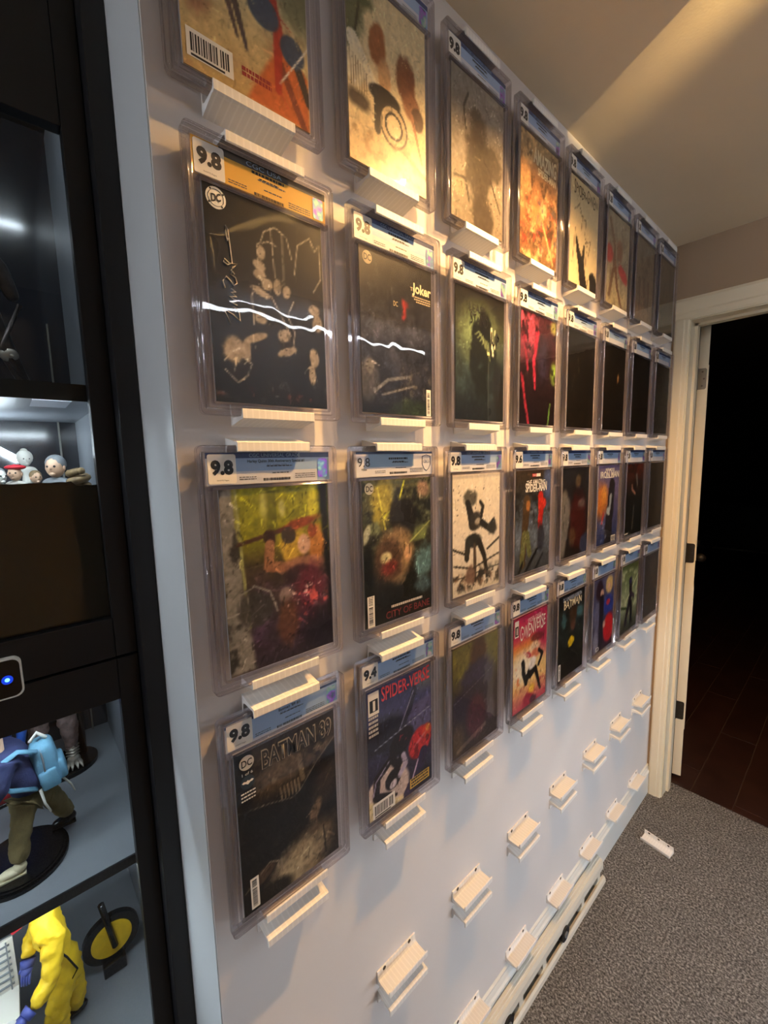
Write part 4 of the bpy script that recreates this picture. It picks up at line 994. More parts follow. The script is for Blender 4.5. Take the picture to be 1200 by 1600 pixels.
@art(2, 0)
def _(p):
    p.grad([(0, (132, 138, 26)), (0.28, (124, 126, 24)), (0.42, (64, 56, 40)), (0.7, (54, 46, 52)), (1, (44, 36, 46))])
    p.tex(5, (86, 62, 96), 0.45, 0.75, 0.6, p.band(0.42, 1.0, 0.15)); p.l([(0.42, 0), (0.43, 0.24)], 0.05, (92, 96, 24), 0.8)
    p.e(0.36, 0.10, 0.035, 0.08, (176, 178, 110), 0.8, 0.7, rough=0.6); p.e(0.53, 0.12, 0.03, 0.05, (190, 190, 140), 0.8, 0.7, rough=0.8); p.e(0.83, 0.10, 0.05, 0.10, (206, 206, 60), 0.6, 0.9, rough=0.6)
    p.poly([(0, 0), (0.10, 0), (0.15, 0.5), (0.22, 1), (0, 1)], (120, 120, 118)); p.tex(9, (40, 40, 40), 0.52, 0.68, 0.9, p.side(-0.1, 0.17, 0.04)); p.l([(0.125, 0), (0.16, 0.5), (0.19, 0.75)], 0.012, (140, 146, 92))
    p.poly([(0.90, 0), (1, 0), (1, 1), (0.98, 1)], (24, 26, 26)); p.tex(12, (92, 98, 84), 0.58, 0.72, 0.8, p.side(0.84, 0.95, 0.03))
    p.l([(0.12, 0.295), (0.36, 0.265), (0.60, 0.235)], 0.015, (70, 44, 34), taper=1.5); p.e(0.40, 0.28, 0.055, 0.045, (44, 26, 24), 0.25, 1, rough=0.4); p.l([(0.40, 0.32), (0.38, 0.44), (0.54, 0.46)], 0.045, (140, 100, 74)); p.e(0.70, 0.22, 0.18, 0.03, (128, 56, 40), 0.5, 0.9, -0.2, rough=0.7)
    p.e(0.62, 0.34, 0.12, 0.10, (190, 160, 62), 0.4, 0.9, rough=0.7); p.e(0.86, 0.34, 0.08, 0.11, (184, 122, 62), 0.4, 0.9, rough=0.6); p.e(0.58, 0.28, 0.07, 0.05, (52, 46, 48), 0.2, 0.9, -0.5); p.e(0.82, 0.27, 0.05, 0.04, (130, 66, 44), 0.2, 0.9)
    p.e(0.73, 0.345, 0.065, 0.060, (196, 160, 140), 0.3, 1); p.e(0.72, 0.46, 0.20, 0.05, (150, 106, 88), 0.4, 0.9, rough=0.3); p.e(0.68, 0.52, 0.16, 0.06, (46, 34, 40), 0.3, 0.9, rough=0.5)
    p.e(0.24, 0.66, 0.16, 0.10, (58, 58, 58), 0.2, 0.9, 0.6); p.l([(0.14, 0.56), (0.24, 0.53), (0.38, 0.58), (0.44, 0.70)], 0.008, (132, 134, 130)); p.e(0.52, 0.62, 0.06, 0.05, (140, 126, 124), 0.4, 0.9, rough=0.8); p.e(0.54, 0.78, 0.10, 0.14, (86, 58, 44), 0.5, 0.9, rough=0.5)
    p.e(0.78, 0.62, 0.16, 0.14, (104, 44, 62), 0.7, 0.8, rough=0.9); p.tex(15, (214, 96, 92), 0.62, 0.72, 0.9, p.side(0.6, 0.98)*p.band(0.55, 0.85, 0.1)); p.tex(20, (232, 206, 200), 0.66, 0.72, 0.8, p.side(0.45, 0.95)*p.band(0.5, 0.75, 0.1)); p.e(0.86, 0.88, 0.2, 0.14, (26, 20, 30), 0.8, 0.8); p.grain(0.25)
@art(2, 1)
def _(p):
    p.grad([(0, (92, 94, 60)), (0.3, (58, 62, 48)), (0.6, (40, 38, 32)), (1, (26, 30, 28))]).tex(6, (128, 138, 110), 0.52, 0.72, 0.7, p.band(0, 0.5, 0.1)).tex(7, (22, 24, 20), 0.5, 0.66, 0.85)
    p.e(0.26, 0.16, 0.15, 0.16, (170, 160, 62), 0.6, 0.85, rough=0.7); p.l([(0.58, 0.02), (0.50, 0.16), (0.28, 0.26)], 0.010, (206, 216, 70)); p.l([(0.20, 0.05), (0.30, 0.34)], 0.01, (206, 204, 84)); p.e(0.88, 0.08, 0.10, 0.06, (150, 120, 104), 0.6, 0.8, rough=0.8)
    p.e(0.56, 0.26, 0.22, 0.13, (30, 28, 24), 0.3, 0.95, rough=0.7); p.poly([(0.04, 0.30), (0.20, 0.28), (0.24, 0.36), (0.06, 0.36)], (106, 116, 84)); p.e(0.04, 0.36, 0.045, 0.07, (176, 182, 160), 0.3, 0.9, 0.4)
    p.e(0.44, 0.52, 0.26, 0.18, (150, 124, 88), 0.35, 0.92, 0.4, rough=0.3); p.e(0.36, 0.56, 0.20, 0.15, (70, 52, 40), 0.5, 0.85, rough=0.7); p.e(0.30, 0.54, 0.08, 0.04, (206, 200, 150), 0.5, 0.95); p.e(0.34, 0.62, 0.10, 0.05, (120, 44, 40), 0.7, 0.8, rough=0.9); p.e(0.62, 0.54, 0.06, 0.06, (196, 156, 118), 0.4, 0.9); p.e(0.48, 0.72, 0.1, 0.04, (130, 112, 84), 0.6, 0.7)
    p.poly([(0.66, 0.46), (0.76, 0.36), (0.98, 0.33), (0.90, 0.46)], (104, 116, 70)); p.l([(0.66, 0.46), (0.98, 0.33)], 0.008, (168, 176, 104)); p.e(0.88, 0.62, 0.14, 0.12, (96, 134, 140), 0.6, 0.85, rough=0.8); p.e(0.86, 0.80, 0.12, 0.06, (72, 96, 104), 0.6, 0.8, rough=0.7); p.e(0.40, 0.86, 0.3, 0.12, (24, 24, 22), 0.6, 0.9); p.e(0.05, 0.62, 0.06, 0.2, (20, 22, 20), 0.4, 0.95); p.grain(0.3)
@art(2, 2)
def _(p):
    p.grad([(0, (224, 216, 196)), (0.6, (228, 220, 204)), (1, (206, 198, 178))])
    K = (26, 26, 24)
    p.e(0.36, 0.20, 0.14, 0.07, (74, 74, 66), 0.3, 0.95, rough=0.7); p.l([(0.30, 0.24), (0.36, 0.34), (0.40, 0.42)], 0.05, K, taper=1.6); p.e(0.47, 0.40, 0.13, 0.08, (40, 40, 36), 0.3, 0.95, rough=0.6); p.e(0.50, 0.40, 0.06, 0.03, (190, 180, 162), 0.5, 0.8, rough=0.9)
    p.l([(0.58, 0.36), (0.62, 0.28), (0.56, 0.24)], 0.035, K, taper=0.8); p.l([(0.60, 0.42), (0.76, 0.48), (0.86, 0.42)], 0.05, K, taper=0.8); p.e(0.84, 0.48, 0.10, 0.06, K, 0.4, 0.95, rough=1.0)
    for dx, dy in ((0.06, -0.08), (0.09, -0.05), (0.10, 0.0), (0.05, 0.07)): p.l([(0.82, 0.47), (0.82+dx, 0.47+dy)], 0.012, K, taper=0.4)
    p.e(0.42, 0.56, 0.16, 0.06, (34, 38, 36), 0.25, 1, rough=0.5); p.l([(0.30, 0.58), (0.28, 0.70)], 0.06, (38, 42, 40), taper=0.8); p.l([(0.54, 0.58), (0.66, 0.72), (0.72, 0.90)], 0.055, K, taper=0.6); p.l([(0.44, 0.6), (0.46, 0.9)], 0.03, (70, 58, 46))
    p.l([(0, 0.60), (0.24, 0.66)], 0.016, K); p.l([(0.72, 0.66), (1, 0.58)], 0.016, K); p.l([(0.02, 0.74), (0.40, 0.80), (1, 0.72)], 0.013, (44, 42, 38)); p.l([(0.0, 0.86), (1, 0.83)], 0.010, (50, 48, 44))
    p.tex(12, (34, 32, 28), 0.50, 0.62, 0.95, p.band(0.78, 1.0, 0.06)); p.tex(14, (126, 96, 74), 0.56, 0.7, 0.7, p.band(0.8, 1.0, 0.06)); p.e(0.36, 0.86, 0.10, 0.08, (110, 84, 70), 0.4, 0.9, rough=0.7); p.tex(22, (50, 48, 44), 0.74, 0.78, 0.9, p.band(0.05, 0.5)); p.grain(0.08)
@art(2, 3)
def _(p):
    p.grad([(0, (64, 52, 36)), (0.3, (50, 54, 58)), (0.6, (92, 104, 120)), (1, (58, 62, 66))]).tex(10, (26, 24, 22), 0.48, 0.62, 0.85, p.band(0, 0.62, 0.2)).tex(9, (126, 140, 160), 0.54, 0.72, 0.7, p.band(0.3, 0.8, 0.1)); p.e(0.92, 0.14, 0.14, 0.2, (76, 94, 140), 0.8, 0.8)
    p.l([(0.30, 0.30), (0.26, 0.55), (0.20, 0.90)], 0.10, (74, 58, 40), taper=0.8); p.e(0.34, 0.34, 0.06, 0.05, (176, 116, 60), 0.4, 0.9); p.l([(0.32, 0.62), (0.40, 0.82)], 0.06, (96, 100, 60)); p.l([(0.24, 0.62), (0.18, 0.90)], 0.06, (104, 106, 66))
    p.l([(0.70, 0.26), (0.72, 0.42), (0.70, 0.56)], 0.075, (176, 40, 32), taper=0.9); p.e(0.76, 0.34, 0.12, 0.06, (186, 48, 34), 0.3, 0.95); p.e(0.72, 0.68, 0.11, 0.14, (40, 42, 52), 0.5, 0.9, rough=0.7)
    p.l([(0.62, 0.80), (0.28, 1.0)], 0.03, (26, 26, 28)); p.l([(0.80, 0.86), (0.58, 1.0)], 0.025, (26, 26, 28)); p.l([(0.2, 0.9), (0.1, 1.0)], 0.03, (30, 28, 26)); p.grain(0.25)
@art(2, 4)
def _(p):
    p.grad([(0, (36, 36, 40)), (1, (24, 20, 20))]).tex(5, (18, 18, 20), 0.5, 0.7, 0.8); p.poly([(0, 0.26), (0.14, 0.24), (0.34, 0.46), (0.10, 1), (0, 1)], (104, 102, 98)); p.l([(0.08, 0.42), (0.09, 0.48)], 0.015, (20, 20, 20)); p.l([(0.06, 0.60), (0.07, 0.66)], 0.015, (20, 20, 20))
    p.e(0.58, 0.16, 0.10, 0.07, (96, 82, 64), 0.6, 0.8, rough=0.6); p.e(0.60, 0.60, 0.32, 0.32, (64, 26, 24), 0.4, 0.9, rough=0.6); p.e(0.40, 0.78, 0.12, 0.1, (92, 72, 52), 0.6, 0.7, rough=0.7); p.e(0.9, 0.9, 0.2, 0.12, (50, 58, 84), 0.3, 0.85); p.e(0.72, 0.42, 0.12, 0.05, (104, 96, 92), 0.8, 0.7, rough=0.9); p.grain(0.3)
@art(2, 5)
def _(p):
    p.grad([(0, (104, 98, 140)), (0.4, (96, 88, 120)), (1, (40, 52, 92))]).e(0.14, 0.44, 0.36, 0.20, (196, 116, 46), 0.8, 0.9, rough=0.4); p.e(0.30, 0.36, 0.12, 0.10, (222, 160, 70), 0.9, 0.7)
    p.l([(0.66, 0.26), (0.62, 0.50), (0.56, 0.80), (0.56, 1.0)], 0.14, (40, 38, 42), taper=1.4); p.l([(0.62, 0.40), (0.56, 0.62)], 0.05, (150, 160, 166), taper=0.6); p.e(0.50, 0.58, 0.06, 0.05, (190, 206, 206), 0.5, 0.9); p.l([(0.3, 0.60), (0.22, 0.72)], 0.03, (166, 54, 50)); p.tex(12, (150, 160, 190), 0.56, 0.7, 0.7, p.band(0.66, 1)*p.side(0, 0.5)); p.grain(0.25)
@art(2, 6)
def _(p):
    p.grad([(0, (104, 44, 34)), (0.25, (52, 34, 30)), (0.5, (26, 26, 26)), (1, (22, 26, 24))]).tex(6, (20, 18, 18), 0.5, 0.7, 0.8); p.l([(0.34, 0.30), (0.36, 0.36), (0.54, 0.42)], 0.025, (150, 110, 96)); p.l([(0.58, 0.16), (0.66, 0.30)], 0.035, (110, 104, 100)); p.l([(0.5, 0.6), (0.44, 0.92)], 0.02, (76, 74, 68)); p.grain(0.3)
@art(2, 7)
def _(p): dark(p, (40, 36, 34), (34, 30, 28))
@art(3, 0)
def _(p):
    p.grad([(0, (52, 46, 38)), (0.25, (64, 54, 42)), (0.42, (22, 22, 24)), (1, (18, 17, 17))])
    p.tex(8, (118, 104, 84), 0.52, 0.70, 0.8, p.band(0.10, 0.42, 0.08)*p.side(0.15, 0.95, 0.1)); p.tex(12, (28, 24, 20), 0.5, 0.6, 0.8, p.band(0.08, 0.42, 0.06))
    for k in range(6): p.l([(0.40+0.036*k, 0.34), (0.41+0.036*k, 0.42)], 0.008, (150, 136, 110), 0.8)
    p.e(0.34, 0.27, 0.025, 0.02, (140, 128, 104), 0.3, 0.9); p.l([(0.60, 0.20), (0.63, 0.36)], 0.025, (128, 116, 94), 0.8)
    p.poly([(0, 0.36), (0.28, 0.40), (0.52, 0.45), (0.58, 0.44), (0.76, 0.32), (1, 0.20), (1, 1), (0, 1)], (18, 18, 20)); p.l([(0, 0.355), (0.28, 0.395), (0.52, 0.445), (0.60, 0.42), (0.78, 0.30), (1, 0.19)], 0.004, (140, 134, 120), 0.8)
    p.e(0.88, 0.46, 0.14, 0.14, (54, 42, 30), 0.8, 0.8, rough=0.5); p.e(0.50, 0.94, 0.26, 0.13, (150, 138, 112), 0.7, 0.92, -0.3, rough=0.8); p.e(0.72, 0.86, 0.30, 0.14, (96, 82, 64), 0.8, 0.8, -0.5, rough=0.9); p.e(0.75, 0.62, 0.055, 0.075, (128, 106, 82), 0.5, 0.9, 0.4); p.e(0.48, 0.9, 0.06, 0.05, (176, 170, 130), 0.6, 0.8)
    p.e(0.55, 0.88, 0.26, 0.12, (164, 152, 124), 0.8, 0.85, -0.3, rough=0.9); p.e(0.44, 0.24, 0.24, 0.09, (112, 98, 76), 0.9, 0.6, -0.15, rough=0.7)
    p.e(0.18, 0.82, 0.13, 0.04, (76, 60, 48), 0.3, 0.9, -0.4); p.l([(0.02, 0.86), (0.26, 0.76), (0.36, 0.80), (0.38, 0.88)], 0.006, (120, 112, 96)); p.e(0.25, 0.97, 0.22, 0.07, (14, 14, 14), 0.4, 0.95); p.l([(0.83, 0.76), (0.85, 0.96)], 0.007, (12, 12, 12)); p.tex(5, (46, 42, 38), 0.52, 0.8, 0.7, p.band(0.42, 0.8, 0.1)); p.e(0.07, 0.14, 0.09, 0.26, (20, 22, 26), 0.3, 0.9)
    p.grain(0.3)
@art(3, 1)
def _(p):
    p.grad([(0, (50, 54, 92)), (0.35, (62, 64, 106)), (0.6, (46, 44, 70)), (1, (30, 30, 46))]).e(0.9, 0.10, 0.2, 0.10, (92, 108, 112), 0.8, 0.7)
    p.e(0.24, 0.40, 0.34, 0.14, (34, 36, 50), 0.4, 0.9); p.poly([(0.52, 0.30), (1, 0.26), (1, 0.5), (0.75, 0.55)], (88, 88, 128), 0.8); p.tex(12, (40, 38, 64), 0.55, 0.7, 0.8, p.band(0.2, 0.5)*p.side(0.6, 1))
    p.poly([(0, 0.74), (0.28, 0.60), (0.46, 0.64), (0.60, 0.80), (0.62, 1), (0, 1)], (196, 178, 170)); p.poly([(0, 0.84), (0.2, 0.92), (0.5, 0.96), (0.62, 1), (0, 1)], (222, 206, 158))
    K = (24, 20, 26)
    p.l([(0.72, 0.16), (0.64, 0.28), (0.48, 0.44), (0.38, 0.52)], 0.045, (44, 46, 66), taper=0.8); p.l([(0.70, 0.17), (0.40, 0.50)], 0.006, (150, 150, 180)); p.e(0.50, 0.52, 0.20, 0.09, K, 0.15, 1, -0.4); p.tex(14, (150, 40, 56), 0.54, 0.64, 0.9, p.band(0.45, 0.58, 0.03)*p.side(0.36, 0.72))
    p.l([(0.42, 0.48), (0.34, 0.62), (0.44, 0.70), (0.52, 0.62)], 0.05, K); p.l([(0.36, 0.60), (0.12, 0.70), (0.10, 0.84), (0.30, 0.90)], 0.05, K); p.e(0.36, 0.78, 0.13, 0.075, K, 0.1, 1, -0.5); p.e(0.36, 0.82, 0.06, 0.03, (206, 196, 206), 0.2, 1, -0.5); p.l([(0.52, 0.64), (0.56, 0.72), (0.46, 0.78)], 0.035, (176, 166, 190)); p.l([(0.30, 0.62), (0.10, 0.72), (0.06, 0.82)], 0.007, (170, 160, 190)); p.l([(0.24, 0.90), (0.40, 0.92)], 0.02, K)
    p.e(0.80, 0.62, 0.20, 0.12, (186, 36, 42), 0.15, 1, -0.7); p.e(0.92, 0.56, 0.08, 0.06, (196, 62, 40), 0.3, 1); p.e(0.94, 0.54, 0.04, 0.03, (222, 150, 60), 0.4, 0.9); p.e(0.80, 0.60, 0.12, 0.012, (206, 160, 160), 0.6, 0.5, -0.5); p.tex(13, (92, 16, 26), 0.52, 0.64, 0.8, p.band(0.5, 0.76)*p.side(0.62, 1))
    p.l([(0.86, 0.72), (0.78, 0.84), (0.58, 0.98)], 0.07, (36, 28, 62)); p.l([(0.76, 0.76), (0.66, 0.90)], 0.012, (190, 170, 200)); p.e(0.9, 0.94, 0.22, 0.09, (28, 26, 42), 0.3, 1); p.l([(0.10, 0.47), (0.98, 0.37)], 0.004, (170, 176, 196)); p.grain(0.15)
@art(3, 2)
def _(p):
    p.grad([(0, (96, 92, 34)), (0.3, (80, 78, 36)), (0.5, (44, 36, 44)), (1, (40, 30, 32))]).tex(4, (120, 116, 48), 0.5, 0.7, 0.6, p.band(0, 0.4, 0.1)); p.e(0.55, 0.18, 0.18, 0.20, (62, 40, 34), 0.5, 0.9); p.e(0.55, 0.36, 0.38, 0.16, (40, 36, 66), 0.35, 0.95, rough=0.4); p.e(0.40, 0.55, 0.40, 0.16, (34, 26, 44), 0.4, 0.95); p.e(0.50, 0.72, 0.22, 0.20, (66, 24, 40), 0.4, 0.9); p.e(0.1, 0.86, 0.12, 0.14, (84, 70, 46), 0.8, 0.7); p.e(0.85, 0.74, 0.12, 0.10, (70, 56, 66), 0.6, 0.8, rough=0.6)
    p.l([(0.02, 0.50), (0.88, 0.34)], 0.004, (120, 116, 120), 0.7); p.l([(0.1, 0.95), (0.7, 0.86)], 0.03, (140, 122, 100), 0.5); p.grain(0.2)  # pale tones at bottom left are a reflection painted into the print
@art(3, 3)
def _(p):
    p.grad([(0, (176, 44, 84)), (0.22, (190, 52, 92)), (0.32, (214, 132, 70)), (0.46, (236, 214, 150)), (0.75, (232, 190, 120)), (1, (176, 62, 84))]); p.e(0.98, 0.25, 0.30, 0.25, (170, 40, 84), 0.8, 0.9); p.e(0.30, 0.56, 0.34, 0.16, (246, 238, 220), 0.8, 0.9)
    p.tex(10, (206, 96, 40), 0.55, 0.7, 0.8, p.side(-0.1, 0.25)*p.band(0.5, 0.9)); p.tex(11, (160, 40, 60), 0.54, 0.68, 0.8, p.band(0.74, 1.0)); p.e(0.7, 0.30, 0.2, 0.05, (92, 40, 44), 0.5, 0.7, rough=0.9)
    p.e(0.62, 0.40, 0.16, 0.06, (232, 214, 186), 0.4, 0.95, rough=0.4); p.e(0.64, 0.47, 0.13, 0.05, (206, 112, 84), 0.4, 0.9, rough=0.6); p.e(0.44, 0.45, 0.09, 0.03, (186, 44, 70), 0.3, 0.95, 0.5); p.l([(0.30, 0.40), (0.44, 0.46)], 0.02, (206, 160, 150))
    K = (24, 22, 24)
    p.l([(0.28, 0.50), (0.30, 0.62), (0.38, 0.74)], 0.05, K, taper=1.0); p.l([(0.60, 0.56), (0.46, 0.64), (0.38, 0.72)], 0.055, K); p.l([(0.50, 0.68), (0.66, 0.64), (0.76, 0.80), (0.82, 0.90)], 0.06, K, taper=0.5); p.l([(0.76, 0.46), (0.88, 0.52), (0.76, 0.62)], 0.035, K); p.e(0.56, 0.56, 0.12, 0.06, (240, 236, 230), 0.3, 0.95, -0.6); p.e(0.55, 0.84, 0.1, 0.05, (236, 190, 60), 0.7, 0.9); p.e(0.45, 0.94, 0.16, 0.07, (150, 36, 60), 0.4, 0.9, rough=0.6); p.e(0.60, 0.97, 0.10, 0.05, (70, 40, 62), 0.4, 0.9); p.grain(0.15)
@art(3, 4)
def _(p):
    p.grad([(0, (24, 26, 34)), (0.10, (28, 30, 36)), (0.3, (34, 44, 46)), (0.7, (26, 30, 26)), (1, (22, 20, 18))]).tex(9, (78, 116, 112), 0.54, 0.72, 0.8, p.band(0.14, 0.55, 0.1)).tex(9, (16, 18, 16), 0.5, 0.66, 0.85); p.e(0.55, 0.26, 0.16, 0.12, (62, 44, 34), 0.5, 0.9, rough=0.4); p.e(0.82, 0.28, 0.12, 0.07, (74, 124, 134), 0.7, 0.8, rough=0.8); p.e(0.2, 0.32, 0.08, 0.08, (66, 104, 108), 0.7, 0.8, rough=0.8); p.e(0.56, 0.42, 0.10, 0.06, (110, 72, 60), 0.7, 0.7, rough=0.9)
    p.e(0.50, 0.60, 0.12, 0.055, (214, 180, 30), 0.2, 0.95, -0.2, rough=0.5); p.tex(9, (52, 44, 34), 0.55, 0.75, 0.7, p.band(0.65, 1)); p.grain(0.3)
@art(3, 5)
def _(p):
    p.grad([(0, (92, 92, 120)), (0.4, (60, 64, 104)), (1, (52, 40, 52))]); p.e(0.28, 0.18, 0.16, 0.14, (44, 30, 42), 0.4, 0.95, rough=0.4); p.e(0.40, 0.22, 0.08, 0.05, (206, 168, 150), 0.5, 0.9); p.e(0.75, 0.14, 0.18, 0.12, (214, 188, 120), 0.4, 0.95, rough=0.4); p.e(0.74, 0.17, 0.08, 0.05, (214, 176, 156), 0.5, 0.9)
    p.e(0.74, 0.42, 0.24, 0.14, (44, 62, 150), 0.35, 0.95); p.e(0.72, 0.38, 0.10, 0.04, (196, 44, 44), 0.5, 0.8); p.e(0.78, 0.74, 0.26, 0.20, (190, 34, 40), 0.3, 0.95); p.e(0.20, 0.50, 0.16, 0.2, (96, 100, 128), 0.5, 0.9, rough=0.6); p.l([(0.40, 0.3), (0.40, 0.9)], 0.10, (36, 32, 44)); p.e(0.16, 0.84, 0.12, 0.16, (128, 130, 150), 0.5, 0.9, rough=0.5); p.e(0.55, 0.66, 0.06, 0.05, (214, 170, 150), 0.4, 0.9); p.grain(0.2)
@art(3, 6)
def _(p):
    p.grad([(0, (76, 92, 52)), (0.4, (128, 146, 112)), (0.7, (116, 128, 104)), (1, (40, 42, 36))]); p.tex(6, (196, 206, 170), 0.52, 0.72, 0.8, p.band(0.05, 0.7)); p.l([(1.0, 0.2), (0.3, 0.55)], 0.02, (206, 216, 170)); p.l([(0.0, 0.6), (0.4, 0.66)], 0.03, (60, 76, 44))
    p.l([(0.54, 0.26), (0.58, 0.48), (0.46, 0.66), (0.30, 0.88)], 0.09, (36, 30, 44), taper=0.7); p.l([(0.6, 0.45), (0.78, 0.52)], 0.05, (56, 40, 66)); p.l([(0.62, 0.6), (0.66, 0.9)], 0.07, (30, 28, 34)); p.e(0.56, 0.25, 0.07, 0.05, (50, 46, 92), 0.3, 0.95); p.grain(0.2)
@art(3, 7)
def _(p): dark(p, (66, 64, 66), (52, 50, 50), (80, 76, 74))

DESC = {(0, 0): 'tan red-streaked cover with a barcode, top left', (0, 1): 'cream cover with a black-rimmed wheel', (0, 2): 'smoky grey cover in the top row', (0, 3): 'crowded orange cover with pale arched title', (0, 4): 'cream cover with scrawled black title',
        (0, 5): 'pale cover with two crimson patches', (0, 6): 'dim brown top-row cover second from the doorway', (0, 7): 'plain grey top-row cover nearest the doorway',
        (1, 0): 'black line-drawn cover under a yellow label', (1, 1): 'smoky black cover with white gothic title', (1, 2): 'dark green-glowing cover with scrawled words', (1, 3): 'magenta and green dark cover', (1, 4): 'plain black cover right of the magenta one', (1, 5): 'black cover with one small tan spot', (1, 6): 'black second-row cover second from the doorway', (1, 7): 'speckled black second-row cover nearest the doorway',
        (2, 0): 'yellow-green and purple cover, third row left', (2, 1): 'murky green cover with a dark red title', (2, 2): 'cream cover with a black ink splash', (2, 3): 'blue-grey cover with white arched title', (2, 4): 'dark cover with a grey card shape', (2, 5): 'violet and orange cover with capital title', (2, 6): 'dark cover with a rusty red top', (2, 7): 'dark third-row cover nearest the doorway',
        (3, 0): 'black-brown cover with outlined capital title', (3, 1): 'navy cover with red title and yellow box', (3, 2): 'olive and plum cover without title', (3, 3): 'pink and orange cover with white title', (3, 4): 'dark teal cover with a yellow spot', (3, 5): 'blue and scarlet cover', (3, 6): 'pale green cover with dark slanting shape', (3, 7): 'grey fourth-row cover nearest the doorway'}
ROWTOP = [2.3724, 1.9946, 1.6236, 1.2533]
ROWY = [-0.008, 0.003, -0.007, -0.008]
PITCH = 0.2377
GRADE = {(2, 3): '9.6', (3, 1): '9.4'}
SLABX = 0.020
short = {k: v for k, v in DESC.items()}

def add_text(parent, body, y, z, w, h, mm, x=0.0005, name='title', **kw):
    return link(name, text_mesh(body, w, h, mm, **kw), parent, (x, y, z))

def emblem(parent, y, z, r, mm=None, dark='ink'):
    m = MB(); n = 24; m.add(disc(r, 0.0005, n), [tuple(range(n))])
    e_ = m.build('publisher_emblem', mm or 'white', parent, (0, y, z))
    link('publisher_letters', text_mesh('DC', r*1.45, r*1.0, dark, bold=0.02), parent, (0.0006, y, z))
    return e_

